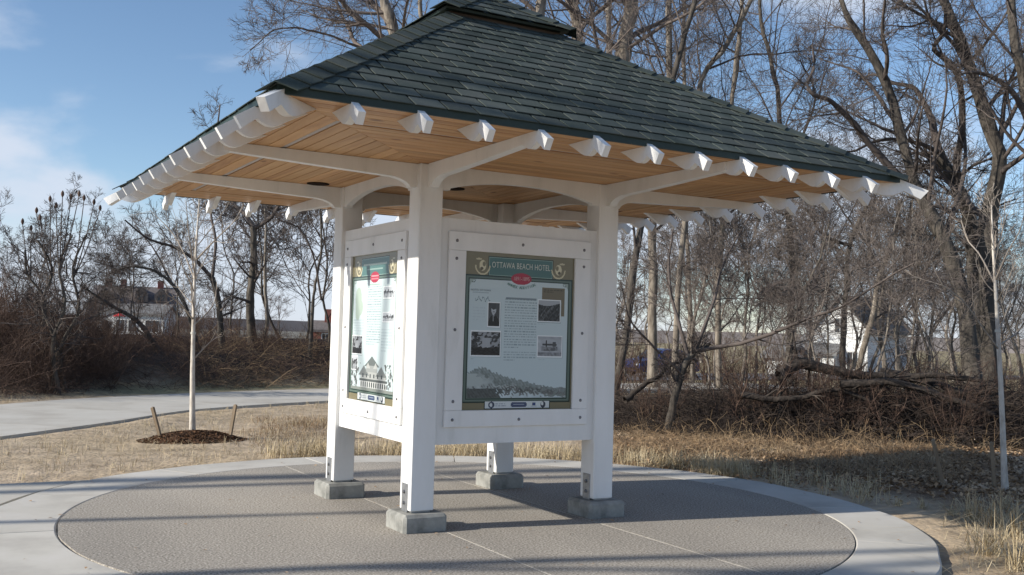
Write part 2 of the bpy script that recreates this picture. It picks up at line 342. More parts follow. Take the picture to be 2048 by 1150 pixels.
c = L3(c, np.tile(lawn*1.0, (len(GX), 1)), np.exp(-((dpath-2.5)/.55)**2)*.6*sstep(-3, 1, GX)*(1-sstep(.05, .1, side)))
c = L3(c, np.tile(field, (len(GX), 1)), sstep(24, 30, dc)*sstep(-.02, .05, side))
c = L3(c, np.tile(np.array([.19, .18, .15]), (len(GX), 1)), sstep(36, 45, dc)*(1-sstep(-.02, .05, side)))
vcol(me, 'zone', c)
GROUND = pmat('ground_soil', [(.62, .60, .58), (.95, .95, .95), (1.22, 1.22, 1.22)], 3.5, detail=12, rough=.97, bump=.8, bscale=16, attr='zone', bdist=.03)
tag(ob('ground', me, GROUND), None, kind='structure')

AGG = pmat('exposed_aggregate', [(.09, .078, .062), (.335, .308, .268), (.41, .38, .335), (.72, .68, .61)], 68, detail=4, rough=.9, bump=.15, bscale=130, bdist=.006, pos=[.33, .45, .55, .68])
_t = AGG.node_tree; _b = _t.nodes['Principled BSDF']; _s = _b.inputs['Base Color'].links[0].from_socket
_n = _t.nodes.new('ShaderNodeTexNoise'); _n.inputs['Scale'].default_value = 1.3; _n.inputs['Detail'].default_value = 8; _r = _t.nodes.new('ShaderNodeValToRGB')
_r.color_ramp.elements[0].position = .3; _r.color_ramp.elements[0].color = (.74, .735, .73, 1); _r.color_ramp.elements[1].position = .7; _r.color_ramp.elements[1].color = (1.08, 1.07, 1.05, 1)
_m = _t.nodes.new('ShaderNodeMix'); _m.data_type = 'RGBA'; _m.blend_type = 'MULTIPLY'; _m.inputs['Factor'].default_value = 1
_t.links.new(_n.outputs['Fac'], _r.inputs[0]); _t.links.new(_s, _m.inputs['A']); _t.links.new(_r.outputs[0], _m.inputs['B']); _t.links.new(_m.outputs['Result'], _b.inputs['Base Color'])
# round patio: base slab, three aggregate panels, pale joint strips, border slabs
PC = (-.1, -.2); RI, RO = 3.03, 3.60
patio = tag(bpy.data.objects.new('patio', None), None, kind='structure'); link(patio); patio.location = (PC[0], PC[1], 0); patio.empty_display_size = .1
mb = MB(); a_ = [2*math.pi*i/96 for i in range(96)]
mb.prism([(math.cos(t)*3.4, math.sin(t)*3.4) for t in a_], lambda p, q, t: (p, q, t), -.12, -.02); mb.build('base_slab', CONC_F, patio)
JX = [-.55, .70]
def strip(x0, x1):
    pts = []
    xs = np.linspace(x0, x1, 60)
    for x in xs: pts.append((x, -math.sqrt(max(0, (RI-.008)**2-x*x))))
    for x in xs[::-1]: pts.append((x, math.sqrt(max(0, (RI-.008)**2-x*x))))
    o = []
    for p in pts:
        if not o or (abs(o[-1][0]-p[0])+abs(o[-1][1]-p[1])) > 1e-5: o.append(p)
    if abs(o[0][0]-o[-1][0])+abs(o[0][1]-o[-1][1]) < 1e-5: o.pop()
    return o
for x0, x1 in ((-RI+.009, JX[0]-.007), (JX[0]+.007, JX[1]-.007), (JX[1]+.007, RI-.009)):
    mb = MB(); mb.prism(strip(x0, x1), lambda p, q, t: (p, q, t), -.019, 0); mb.build('aggregate_panel', AGG, patio)
for x in JX:
    y = math.sqrt(RI**2-x*x)-.02; MB().box(x-.0065, x+.0065, -y, y, -.019, -.002).build('joint_strip', JOINT, patio)
NB = 13
for k in range(NB):
    t0 = 2*math.pi*(k+.33)/NB; t1 = 2*math.pi*(k+1.33)/NB; g0 = .004/RI; g1 = .004/RO; nn = 20; v = []; f = []
    bz = .012
    prof = [(RI, -.15), (RI, -bz*.6), (RI+bz, 0), (RO-bz, 0), (RO, -bz), (RO, -.15)]
    for i in range(nn+1):
        t = t0+.0016+(t1-t0-.0032)*i/nn
        wig = .012*math.sin(t*9)+.008*math.sin(t*23)
        for (r_, z_) in prof: r2 = r_+(wig if r_ > 3.3 else 0); v.append((r2*math.cos(t), r2*math.sin(t), z_))
    m_ = len(prof)
    for i in range(nn):
        for j in range(m_-1): f.append((i*m_+j, (i+1)*m_+j, (i+1)*m_+j+1, i*m_+j+1))
    f.append(tuple(range(m_))); f.append(tuple(nn*m_+j for j in range(m_))[::-1])
    MB().add(v, f).build('border_slab', CONC, patio)
# concrete walk leaving the patio to the left
walk = tag(bpy.data.objects.new('walkway', None), None, kind='structure'); link(walk); walk.location = (-3.6, .5, 0); walk.empty_display_size = .1
for i in range(8):
    for (ya, yb) in ((-1.9, .53), (.54, 1.93)):
        xa, xb = -1.65*(i+1)+.004, -1.65*i-.004; pr = []
        if i == 0:       # first slabs are cut to the round border
            n5 = 14; e = []
            for q in range(n5+1):
                yy = ya+.004+(yb-ya-.008)*q/n5; Y = yy+.5-PC[1]; X = PC[0]-math.sqrt((RO+.028)**2-Y*Y); e.append((X+3.6, yy))
            pr = [(xa, yb-.004), (xa, ya+.004)]+e
        else: pr = [(xa, ya+.004), (xb, ya+.004), (xb, yb-.004), (xa, yb-.004)]
        MB().prism(pr, lambda p, q, t: (p, q, t), -.12, -.006).build('walk_slab', WALKM, walk)
# curved path beyond the sand
path = tag(bpy.data.objects.new('path', None), None, kind='structure'); link(path); path.location = (0, 10, 0); path.empty_display_size = .1
cl = spline([(p[0], p[1], 0) for p in PATH_C], 400); sl_ = np.concatenate([[0], np.cumsum(np.linalg.norm(np.diff(cl, axis=0), axis=1))])
def cpt(s): return np.array([np.interp(s, sl_, cl[:, i]) for i in range(3)])
s = 6.
while s < sl_[-1]-4:
    v = []; f = []; nn = 6; Ls = 2.6
    for i in range(nn+1):
        q = s+.006+(Ls-.012)*i/nn; p = cpt(q); t = norm(cpt(q+.05)-cpt(q-.05)); nrm = np.array([-t[1], t[0], 0])
        for off, z in ((-1.55, -.12), (-1.55, .0), (1.62, .0), (1.62, -.12)): v.append(p+nrm*off+np.array([0, -10, z]))
    for i in range(nn):
        for j in range(3): f.append((i*4+j, (i+1)*4+j, (i+1)*4+j+1, i*4+j+1))
    f += [(0, 1, 2, 3), (nn*4+3, nn*4+2, nn*4+1, nn*4)]
    MB().add(v, f).build('path_slab', WALKM, path); s += Ls

# ================================================================== KIOSK
A, WH, FH, FZ = .795, .0935, .1725, .1275
ZS = 2.665; EV = 2.414; ZE = 2.712; SLP = .64; NTH = math.sqrt(1+SLP*SLP)
kiosk = thing('information_kiosk', 'white timber information kiosk with green shingled hip roof on the round patio', 'kiosk')
def rot4(k):      # side k: 0 front (-Y), 1 right (+X), 2 back, 3 left (-X)
    c, s = [(1, 0), (0, 1), (-1, 0), (0, -1)][k]
    return lambda x, y, z: (c*x-s*y, s*x+c*y, z)
RZ = [0, math.pi/2, math.pi, -math.pi/2]
# footings + posts
fm = MB().cbox(-FH, FH, -FH, FH, -.02, FZ, .022).mesh('footing')
pm = MB().cbox(-WH, WH, -WH, WH, FZ+.012, ZS-.001, .006).mesh('post')
bm_ = MB().box(-WH*.8, WH*.8, -WH*.8, WH*.8, FZ-.003, FZ+.013).mesh('standoff')
pl = MB().cbox(-WH-.007, -WH+.001, -.048, .048, FZ+.001, FZ+.205, .002).mesh('steel_plate')
bolt = MB().cyl((0, 0, 0), (-1, 0, 0), .0145, .011, 8, .012, .003).mesh('bolt')
for sx_, sy_ in ((-1, -1), (-1, 1), (1, -1), (1, 1)):
    ob('footing', fm, CONC_F, kiosk, (sx_*A, sy_*A, 0))
    p = ob('post', pm, WHITE, kiosk, (sx_*A, sy_*A, 0)); ob('standoff', bm_, STEEL, p)
    for m in (1, -1):
        ob('steel_plate', pl, STEEL, p, rot=(0, 0, 0 if m == 1 else math.pi))
        for z in (.065, .145): ob('bolt', bolt, DKBOLT, p, loc=(-m*(WH+.007), 0, FZ+z), rot=(0, 0, 0 if m == 1 else math.pi))
# cantilever beams: profile (outward distance from post face, z)
bp_ = [(0, 2.488), (.052, 2.488)]
for i in range(1, 11):
    t = i/10*math.pi/2; bp_.append((.052+.205*(1-math.cos(t))*.62+.06*(i/10), 2.492+.064*math.sin(t)))
L_ = 2.30-A-WH; bp_ += [(L_*.6, 2.578), (L_, 2.603), (L_, ZS-.002), (0, ZS-.002)]
BT = .034
bmesh_ = MB().prism(bp_, lambda p, q, t: (t, -p, q), -BT, BT).mesh('cantilever_beam')
for k in range(4):
    for s_ in (-1, 1):
        x, y, z = rot4(k)(s_*A, -A-WH, 0); ob('cantilever_beam', bmesh_, WHITE, kiosk, (x, y, 0), (0, 0, RZ[k]))
# arched beams between posts (front face 15 mm behind the posts' face)
ar = []; hw = A-WH
ar += [(-hw, ZS-.002), (-hw, 2.486), (-hw+.062, 2.486), (-hw+.068, 2.503)]
for i in range(25):
    t = -1+2*i/24; ar.append((t*(hw-.078), 2.505+.074*(1-abs(t)**2.3)))
ar += [(hw-.068, 2.503), (hw-.062, 2.486), (hw, 2.486), (hw, ZS-.002)]
arm = MB().prism(ar, lambda p, q, t: (p, t, q), -WH+.015, -WH+.068).mesh('arched_beam')
for k in range(4):
    x, y, z = rot4(k)(0, -A, 0); ob('arched_beam', arm, WHITE, kiosk, (x, y, 0), (0, 0, RZ[k]))
# display panels: rails and stiles, raised frame boards, poster
Z0, Z1 = .608, 2.282
rail = MB()
PY = -WH+.035
def ring(mb, x0, x1, z0, z1, X0, X1, Zb, Zt, y0, y1):     # frame of four butted boards, outer x0..x1 z0..z1, opening X0..X1 Zb..Zt
    mb.cbox(x0, x1, y0, y1, Zt, z1, .003); mb.cbox(x0, x1, y0, y1, z0, Zb, .003)
    mb.cbox(x0, X0, y0, y1, Zb+.001, Zt-.001, .003); mb.cbox(X1, x1, y0, y1, Zb+.001, Zt-.001, .003)
FX0, FX1, FZ0, FZ1 = -.632, .632, .735, 2.187; OX, OZ0, OZ1 = .488, .858, 2.048
back = MB(); back.box(-hw, hw, PY, PY+.05, Z0, Z1)
backm = back.mesh('panel_board')
frm = MB(); ring(frm, FX0, FX1, FZ0, FZ1, -OX, OX, OZ0, OZ1, PY-.024, PY-.002); frmm = frm.mesh('frame_board')
caps = MB().cbox(-hw, hw, PY-.006, PY+.06, Z1+.001, Z1+.016, .003).mesh('cap_strip')
sb = MB().cyl((0, 0, 0), (0, -1, 0), .0125, .006, 10, .009, .004).mesh('bolt')
BO = [(-.568, 2.118), (0, 2.122), (.568, 2.118), (-.568, 1.985), (.568, 1.985), (-.566, 1.455), (.566, 1.455), (-.565, .925), (.565, .925), (-.566, .79), (.003, .785), (.566, .79)]
for k in range(4):
    x, y, z = rot4(k)(0, -A, 0)
    p = ob('display_panel', backm, WHITE, kiosk, (x, y, 0), (0, 0, RZ[k]))
    ob('frame_board', frmm, WHITE, p); 
    for bx, bz in BO: ob('bolt', sb, DKBOLT, p, loc=(bx, PY-.024, bz))
# ---- printed posters: colour per vertex on a fine sheet (flat print)
PW, PH = 2*OX, OZ1-OZ0
NX, NY = 260, 318
class Print:
    def __init__(s, col): s.a = np.tile(np.array(col, float)/255, (NY, NX, 1)); s.u, s.v = np.meshgrid((np.arange(NX)+.5)/NX, (np.arange(NY)+.5)/NY); s.rng = np.random.default_rng(5)
    def m(s, x0, y0, x1, y1): return (s.u >= x0) & (s.u <= x1) & (s.v >= y0) & (s.v <= y1)
    def put(s, m, col, al=1.): s.a[m] = s.a[m]*(1-al)+np.array(col, float)/255*al
    def rect(s, x0, y0, x1, y1, col, al=1.): s.put(s.m(x0, y0, x1, y1), col, al)
    def frame(s, x0, y0, x1, y1, w, col): 
        s.put(s.m(x0, y0, x1, y1) & ~s.m(x0+w, y0+w*PW/PH, x1-w, y1-w*PW/PH), col)
    def ell(s, cx, cy, rx, ry, col, al=1.): s.put(((s.u-cx)/rx)**2+((s.v-cy)/ry)**2 <= 1, col, al)
    def lines(s, x0, y0, x1, y1, n, col, al=.6, last=.5):
        h = (y1-y0)/n
        for i in range(n):
            y = y0+h*(i+.25); xe = x1 if i < n-1 else x0+(x1-x0)*last; x = x0
            while x < xe:
                w = s.rng.uniform(.012, .035); s.rect(x, y, min(x+w, xe), y+h*.42, col, al*s.rng.uniform(.55, 1)); x += w+.006
    def nz(s, f, seed): 
        r = np.random.default_rng(seed); o = np.zeros((NY, NX))
        for i in range(10):
            kx, ky = r.normal(0, f, 2); o += np.sin(s.u*kx+s.v*ky+r.uniform(0, 6.3))/3.2
        return o
    def photo(s, x0, y0, x1, y1, seed, kind):
        s.rect(x0-.006, y0-.004, x1+.012, y1+.011, (120, 135, 140), .6); s.rect(x0-.008, y0-.007, x1+.008, y1+.007, (226, 232, 233))
        m = s.m(x0, y0, x1, y1); U = (s.u-x0)/(x1-x0); V = (s.v-y0)/(y1-y0); n = s.nz(90, seed); n2 = s.nz(200, seed+1)
        if kind == 'trees':
            t = np.where(V > .66+.04*n, 35+10*n2, np.where((n+.6*n2+(.45-np.abs(U-.5))*-2.2 > -.35), 55+18*n2, 150)); t = np.where((np.abs(U-.52) < .14) & (np.abs(V-.45) < .2), 165, t)
        elif kind == 'track':
            t = np.where(V < .18+.08*np.sin(U*4), 165, 50+22*n2+30*(np.abs(U-.9+V*.8) < .06)+24*(np.abs(U-.55+V*.55) < .03))
        elif kind == 'boat':
            t = 170+10*n; t = np.where((np.abs(V-.62) < .12-.05*np.abs(U-.5)) & (np.abs(U-.5) < .34), 95+40*(n2 > .1), t); t = np.where((np.abs(V-.42) < .05) & (np.abs(U-.5) < .3), 70, t)
            t = np.where((np.abs(U-.36) < .025) & (V > .2) & (V < .5), 50, t); t = np.where((np.abs(U-.7) < .07) & (V > .26) & (V < .5), 80, t); t = np.where(V > .8, 140+18*n2, t)
        elif kind == 'man':
            t = 62+20*V+6*n; t = np.where(((U-.48)/.21)**2+((V-.31)/.18)**2 < 1, 178, t); t = np.where(((U-.48)/.20)**2+((V-.2)/.09)**2 < 1, 60, t); t = np.where(((U-.5)/.52)**2+((V-1.0)/.48)**2 < 1, 26, t); t = np.where((np.abs(U-.47) < .09*(.95-V)*1.6) & (V > .47) & (V < .85), 185, t); t = np.where((np.abs(U-.47) < .02) & (V > .5) & (V < .85), 40, t); t = np.where((np.abs(U-.48) < .10) & (np.abs(V-.38) < .015), 110, t)
        else:
            t = np.where(V < .35+.12*n, 190, np.where(V < .6+.1*n2, 70+30*n2, 165+20*n))
        t = np.clip(t, 8, 235); c = np.stack([t*.97, t*1.0, t*1.03], -1)/255; s.a[m] = c[m]
    def mesh(s, name):
        lin = np.where(s.a <= .04045, s.a/12.92, ((np.clip(s.a, 0, 1)+.055)/1.055)**2.4)
        X = -PW/2+PW*(np.arange(NX+1))/NX; Z = OZ1-PH*(np.arange(NY+1))/NY; xx, zz = np.meshgrid(X, Z)
        V = np.stack([xx.ravel(), np.zeros(xx.size), zz.ravel()], 1); ii = np.arange(xx.size).reshape(NY+1, NX+1)
        F = np.stack([ii[1:, :-1].ravel(), ii[1:, 1:].ravel(), ii[:-1, 1:].ravel(), ii[:-1, :-1].ravel()], 1)
        me = npmesh(name, V, F); a = me.color_attributes.new('print', 'FLOAT_COLOR', 'CORNER'); q = np.ones((NX*NY, 4, 4), np.float32); q[:, :, :3] = lin.reshape(-1, 1, 3); a.data.foreach_set('color', q.ravel()); return me
PRINT = bpy.data.materials.new('poster_print'); PRINT.use_nodes = True
_n = PRINT.node_tree.nodes; _at = _n.new('ShaderNodeAttribute'); _at.attribute_name = 'print'; PRINT.node_tree.links.new(_at.outputs['Color'], _n['Principled BSDF'].inputs['Base Color'])
_n['Principled BSDF'].inputs['Roughness'].default_value = .22; _n['Principled BSDF'].inputs['Specular IOR Level'].default_value = .45
def flat(name, col, rough=.4):
    return pmat(name, [tuple(c*.93 for c in col), col], 30, rough=rough)
INK_CREAM = flat('ink_cream', (.62, .66, .60)); INK_GREEN = flat('ink_green', (.05, .17, .12)); INK_PALE = flat('ink_pale_red', (.70, .45, .45)); INK_GREY = flat('ink_grey', (.22, .26, .28))
def sponsors(p):
    p.rect(.20, .942, .80, .996, (25, 45, 42)); p.rect(.208, .948, .792, .989, (205, 212, 212))
    p.ell(.265, .969, .028, .021, (60, 72, 92)); p.ell(.262, .969, .012, .012, (205, 212, 212)); p.lines(.30, .957, .395, .981, 2, (110, 120, 135), .7, 1)
    p.rect(.445, .954, .575, .983, (70, 84, 112)); p.rect(.437, .960, .583, .977, (70, 84, 112)); p.rect(.460, .966, .56, .970, (170, 180, 195))
    p.rect(.636, .957, .664, .974, (60, 78, 120)); p.rect(.625, .977, .676, .981, (140, 150, 165)); p.ell(.735, .969, .024, .021, (52, 62, 78)); p.ell(.728, .963, .012, .012, (205, 212, 212))
def base_print(title=True):
    p = Print((122, 116, 92)); g = (94, 112, 104); dk = (28, 50, 46)
    p.frame(.004, .145, .996-.008, .955, .045, g); p.frame(.004, .145, .988, .955, .012, dk); p.frame(.034, .166, .958, .934, .009, dk)
    p.rect(.045, .172, .948, .926, (190, 205, 208))
    for cx, sgn in ((.075, 1), (.918, -1)):
        p.ell(cx, .185, .022, .010, dk); p.ell(cx+.004*sgn, .185, .014, .006, (190, 205, 208))
    m = p.m(.045, .172, .948, .235) & (((np.abs(p.u-.4965)-.372)/.08)**2+((p.v-.238)/.066)**2 > 1) & (np.abs(p.u-.4965) > .372); p.put(m, (150, 165, 160))
    p.rect(.205, .022, .800, .150, dk); p.rect(.211, .027, .794, .145, (150, 178, 168)); p.rect(.217, .032, .788, .140, (74, 110, 108))
    for cx, sgn in ((.155, 1), (.85, -1)):      # pale scrolls beside the title
        p.ell(cx, .085, .030, .034, (205, 198, 168)); p.ell(cx+.012*sgn, .075, .014, .016, (122, 116, 92)); p.ell(cx-.008*sgn, .105, .014, .010, (90, 84, 66)); p.ell(cx-.034*sgn, .045, .026, .006, (190, 184, 156))
        m = (np.abs(np.hypot((p.u-cx)/.062, (p.v-.085)/.056)-1) < .09) & (p.v > .085); p.put(m, (200, 192, 160))
    return p
pA = base_print()
pA.lines(.46-.1, .285, .655, .275+.335, 19, (120, 138, 146), .75, .45); pA.lines(.36, .625, .655, .69, 4, (120, 138, 146), .7, .35)
pA.rect(.37, .281, .65, .291, (70, 84, 92), .55); pA.rect(.075, .255, .215, .262, (160, 175, 180))
pA.lines(.08, .345, .19, .44, 5, (176, 190, 196), .7)
for i in range(60):
    t = i/60; pA.ell(.10+.13*t, .298+.012*math.sin(t*21)+.004*math.sin(t*50), .0028, .0024, (90, 110, 120))
pA.photo(.215, .320, .315, .470, 3, 'man'); pA.photo(.075, .505, .325, .655, 8, 'trees')
pA.rect(.70, .205, .915, .30, (112, 104, 84)); pA.rect(.885, .29, .915, .39, (112, 104, 84)); pA.lines(.715, .213, .905, .24, 2, (40, 38, 30), .7); pA.photo(.668, .290, .872, .425, 21, 'track'); pA.photo(.672, .525, .895, .655, 33, 'boat')
pA.lines(.67, .44, .80, .452, 1, (120, 138, 146), .6); pA.lines(.075, .672, .13, .684, 1, (120, 138, 146), .8); pA.lines(.68, .672, .80, .684, 1, (120, 138, 146), .5)
mB = pA.m(.045, .700, .948, .926); n = pA.nz(60, 50); n2 = pA.nz(160, 51); U, V = pA.u, pA.v
ridge = .775-.045*np.exp(-((U-.17)/.10)**2)+.085*sstep(.2, .9, U)+.006*n2
low = ridge+.055+.02*n
fade = sstep(.62, .80, V)[..., None]
tone = np.where(V < ridge, 0, np.where(V < low, 1, 2))
dun = np.array([120, 130, 128])/255+.04*n2[..., None]; sandc = np.array([160, 170, 169])/255+.05*n[..., None]
logc = np.array([92, 96, 95])/255+.09*n2[..., None]; wat = np.array([186, 200, 204])/255+.03*n[..., None]
pic = np.where((tone == 1)[..., None], dun, sandc)
lg = (V > .855+.02*n-.01*U) & (V < .900+.015*n2) & (U > .1+.1*n) & (n2+n > -.5); pic = np.where(lg[..., None], logc, pic)
pic = np.where(((V > .855+.07*U+.01*n) & (U > .30) & ~lg)[..., None], wat, pic)
pic = np.where(((V > .865) & (U < .34+.03*n2))[..., None], np.array([78, 84, 84])/255+.03*n2[..., None], pic)
pic = np.where(((U < .16+.03*n) & (V > .77) & (V < .85))[..., None], np.array([170, 180, 178])/255, pic)
mk = mB & (tone > 0); hz = np.clip(.72+.6*(V-ridge)/.1, .6, .96)[..., None]; pic = pic*hz+np.array([186, 202, 206])/255*(1-hz); pA.a[mk] = pic[mk]
sponsors(pA); pA.ell(.505, .158, .094, .038, (150, 48, 66)); pA.ell(.505, .158, .089, .035, (164, 38, 62))
pB = base_print()
pB.lines(.36, .215, .655, .62, 24, (120, 138, 146), .75, .6); pB.lines(.68, .50, .90, .66, 8, (150, 168, 176), .6)
for (x, y, rx, ry) in ((.16, .30, .07, .08), (.18, .36, .085, .06), (.15, .40, .05, .05)): pB.ell(x, y, rx, ry, (165, 182, 170))
pB.lines(.06, .44, .30, .55, 6, (150, 168, 176), .6)
pB.photo(.70, .23, .92, .30, 60, 'land'); pB.photo(.70, .40, .92, .455, 61, 'land'); pB.photo(.05, .56, .27, .68, 62, 'trees'); pB.photo(.05, .70, .18, .79, 63, 'land')
n2 = pB.nz(170, 71); n = pB.nz(70, 72)
def gable(cx, top, w, h, col, wall):
    m = (np.abs(U-cx) < (V-top)*w/h) & (V > top) & (V < top+h); pB.put(m, col)
pB.put(pB.m(.045, .74, .948, .925) & (n+n2*.8 > .35+1.2*(np.abs(U-.5) < .28)), (95, 100, 100))
pB.rect(.26, .80, .80, .91, (168, 172, 170)); pB.rect(.24, .845, .83, .862, (90, 96, 96)); gable(.33, .755, .12, .07, (120, 126, 126), 0); gable(.70, .755, .12, .07, (120, 126, 126), 0); gable(.50, .690, .16, .07, (105, 112, 112), 0)
pB.rect(.38, .755, .62, .80, (150, 155, 154)); gable(.42, .735, .05, .04, (175, 178, 176), 0); gable(.58, .735, .05, .04, (175, 178, 176), 0)
for i in range(13): pB.rect(.255+i*.046, .862, .263+i*.046, .905, (220, 224, 222)); pB.rect(.268+i*.046, .868, .290+i*.046, .90, (70, 76, 78))
for i in range(6): pB.rect(.30+i*.08, .812, .325+i*.08, .838, (72, 78, 82))
pB.rect(.045, .905, .948, .926, (130, 136, 132)); sponsors(pB); pB.ell(.505, .158, .094, .038, (150, 48, 66)); pB.ell(.505, .158, .089, .035, (164, 38, 62))
pB.rect(.25, .062, .75, .076, (190, 205, 195), .75); pB.rect(.33, .098, .67, .108, (190, 205, 195), .5); pB.rect(.43, .145, .58, .155, (230, 170, 175), .8); pB.rect(.43, .163, .58, .172, (230, 170, 175), .6); pB.rect(.40, .205, .61, .212, (120, 160, 135), .7)
def text_mesh(body, size, sx=1.):
    cu = bpy.data.curves.new('lettering', 'FONT'); cu.body = body; cu.size = size; cu.align_x = 'CENTER'; cu.align_y = 'CENTER'; cu.resolution_u = 3; cu.extrude = .0004
    cu.space_character = 1.06
    o = bpy.data.objects.new('lettering', cu); COL.objects.link(o); dg = bpy.context.evaluated_depsgraph_get(); me = bpy.data.meshes.new_from_object(o.evaluated_get(dg))
    bpy.data.objects.remove(o); me.transform(Matrix.Rotation(math.pi/2, 4, 'X') @ Matrix.Diagonal((sx, 1, 1, 1)))
    return me
def puv(u, v): return (-PW/2+PW*u, -.0016, OZ1-PH*v)
for k, pr, lab in ((0, pA, 'beach hotel history poster with dune photograph, in shade on the front face'), (3, pB, 'sunlit history poster with a gabled house picture on the left face')):
    x, y, z = rot4(k)(0, -A+PY-.0035, 0)
    p = ob('poster', pr.mesh('poster'), PRINT, kiosk, (x, y, 0), (0, 0, RZ[k])); p['label'] = lab
    if k == 0:
        me = text_mesh('OTTAWA BEACH HOTEL', .064); w_ = max(v.co.x for v in me.vertices)*2; me.transform(Matrix.Diagonal((.535*PW/w_, 1, 1, 1)))
        ob('title_lettering', me, INK_CREAM, p, puv(.5025, .078))
        me = text_mesh('1891-1895', .042); w_ = max(v.co.x for v in me.vertices)*2; me.transform(Matrix.Diagonal((.145*PW/w_, 1, 1, 1))); ob('date_lettering', me, INK_PALE, p, puv(.505, .158))
        me = text_mesh('HOTEL OTTAWA', .021); ob('heading_lettering', me, INK_GREY, p, puv(.145, .243))
        for i, ch in enumerate('ANNEX ADDITION'):
            if ch == ' ': continue
            t = (i-6.5)/6.5; o = ob('letter', text_mesh(ch, .03), INK_GREEN, p, puv(.505+.118*t, .216-.022*t*t), (0, .42*t*-1, 0))
# soffit: pine boards in mitred rings, a grey vent strip between them
ringw = .098; o0 = EV-.012; VO = 1.905
edges = []; o = o0
while o > .02:
    nx_ = max(o-ringw, 0.); 
    if o > VO >= nx_ and not any(e[2] for e in edges):
        if o-VO > .02: edges.append((o, VO, 0))
        edges.append((VO, VO-.032, 1)); o = VO-.032; continue
    edges.append((o, nx_, 0)); o = nx_
for (oa, ob_, vent) in edges:
    gp_ = .0013
    for k in range(4):
        a1, b1 = oa-gp_, max(ob_+gp_, .001); zz = ZS+(.006 if vent else 0)
        v = []
        for z in (zz, zz+.018):
            ch = .0025 if (z == zz and not vent) else 0
            v += [(-a1+ch, -a1+ch, z), (a1-ch, -a1+ch, z), (b1-ch, -b1-ch, z), (-b1+ch, -b1-ch, z)]
        fn = rot4(k); v = [fn(*q) for q in v]
        MB().add(v, [(3, 2, 1, 0), (4, 5, 6, 7), (0, 1, 5, 4), (1, 2, 6, 5), (2, 3, 7, 6), (3, 0, 4, 7)]).build('vent_strip' if vent else 'soffit_board', VENT if vent else (PINE_X if k % 2 == 0 else PINE_Y), kiosk)
dl = MB().cyl((0, 0, ZS-.006), (0, 0, 1), .095, .005, 24).mesh('downlight')
for x, y in ((-1.13, .66), (-.1, .15)): ob('downlight', dl, DARKIN, kiosk, (x, y, 0))
# rafter tails
tp = [(2.135, ZS-.001), (2.20, 2.632), (2.285, 2.584)]
for i in range(1, 9):
    t = i/8; tp.append((2.285+.135*t, 2.584-.020*math.sin(math.pi*min(1, t*1.02))-.004*t+.012*t**3))
tp += [(2.428, 2.598), (2.512, 2.535), (2.552, 2.598), (2.404, 2.690), (2.397, ZS-.001)]
TW = .022
tm = MB().prism(tp, lambda p, q, t: (t, -p, q), -TW, TW).mesh('rafter_tail')
for k in range(4):
    for i in range(-5, 6):
        x, y, z = rot4(k)(i*.4, 0, 0); ob('rafter_tail', tm, WHITE, kiosk, (x, y, 0), (0, 0, RZ[k]+random.uniform(-.004, .004))).scale = (random.uniform(.95, 1.05), random.uniform(.994, 1.006), 1)
hm = MB().prism([(p*1.414, q) for p, q in tp], lambda p, q, t: (t, -p, q), -.026, .026).mesh('hip_tail')
for k in range(4): ob('hip_tail', hm, WHITE, kiosk, rot=(0, 0, RZ[k]+math.pi/4))
# roof
def rz(o): return ZE+SLP*(EV-o)
TOP = .50
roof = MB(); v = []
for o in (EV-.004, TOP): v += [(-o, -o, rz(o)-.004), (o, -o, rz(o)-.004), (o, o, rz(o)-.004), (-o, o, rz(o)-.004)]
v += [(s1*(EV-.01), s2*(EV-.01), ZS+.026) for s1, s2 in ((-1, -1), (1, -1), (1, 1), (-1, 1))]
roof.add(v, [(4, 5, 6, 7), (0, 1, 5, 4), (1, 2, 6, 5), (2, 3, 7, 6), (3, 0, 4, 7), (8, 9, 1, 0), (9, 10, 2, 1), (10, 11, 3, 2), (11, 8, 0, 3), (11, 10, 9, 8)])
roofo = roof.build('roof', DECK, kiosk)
for k in range(4):
    fn = rot4(k); pr = [(EV-.008, ZS-.004), (EV+.012, ZS-.004), (EV+.012, ZE-.004), (EV-.008, ZE+.004)]; v = []
    for s_ in (-1, 1): v += [fn(s_*q[0], -q[0], q[1]) for q in pr]
    MB().add(v, [(0, 1, 2, 3), (7, 6, 5, 4), (0, 4, 5, 1), (1, 5, 6, 2), (2, 6, 7, 3), (3, 7, 4, 0)]).build('drip_edge', DRIP, roofo)
def tab(fn, xa, xb, oa, ob_, lift0, lift1, th, zf):
    # one shingle tab between offsets oa (low) and ob_ (high), clipped to the hips
    def cl(x, o): return max(-o, min(o, x))
    if min(xb, ob_ if xb > 0 else oa) - max(xa, -ob_ if xa < 0 else -oa) < -.25: return None
    if xa >= oa or xb <= -oa: return None
    nx0, nz0 = SLP/NTH, 1/NTH
    v = []
    for lf in (0, 1):
        for (x, o, l) in ((cl(xa, oa), oa, lift0), (cl(xb, oa), oa, lift0), (cl(xb, ob_), ob_, lift1), (cl(xa, ob_), ob_, lift1)):
            h = l-(th if lf == 0 else 0); v.append(fn(x, -o-nx0*h, zf(o)+nz0*h))
    if abs(cl(xb, oa)-cl(xa, oa)) < .012: return None
    return v
TF = [(3, 2, 1, 0), (4, 5, 6, 7), (0, 1, 5, 4), (1, 2, 6, 5), (2, 3, 7, 6), (3, 0, 4, 7)]
rs = random.Random(4); dxo = .1215; joined = MB()
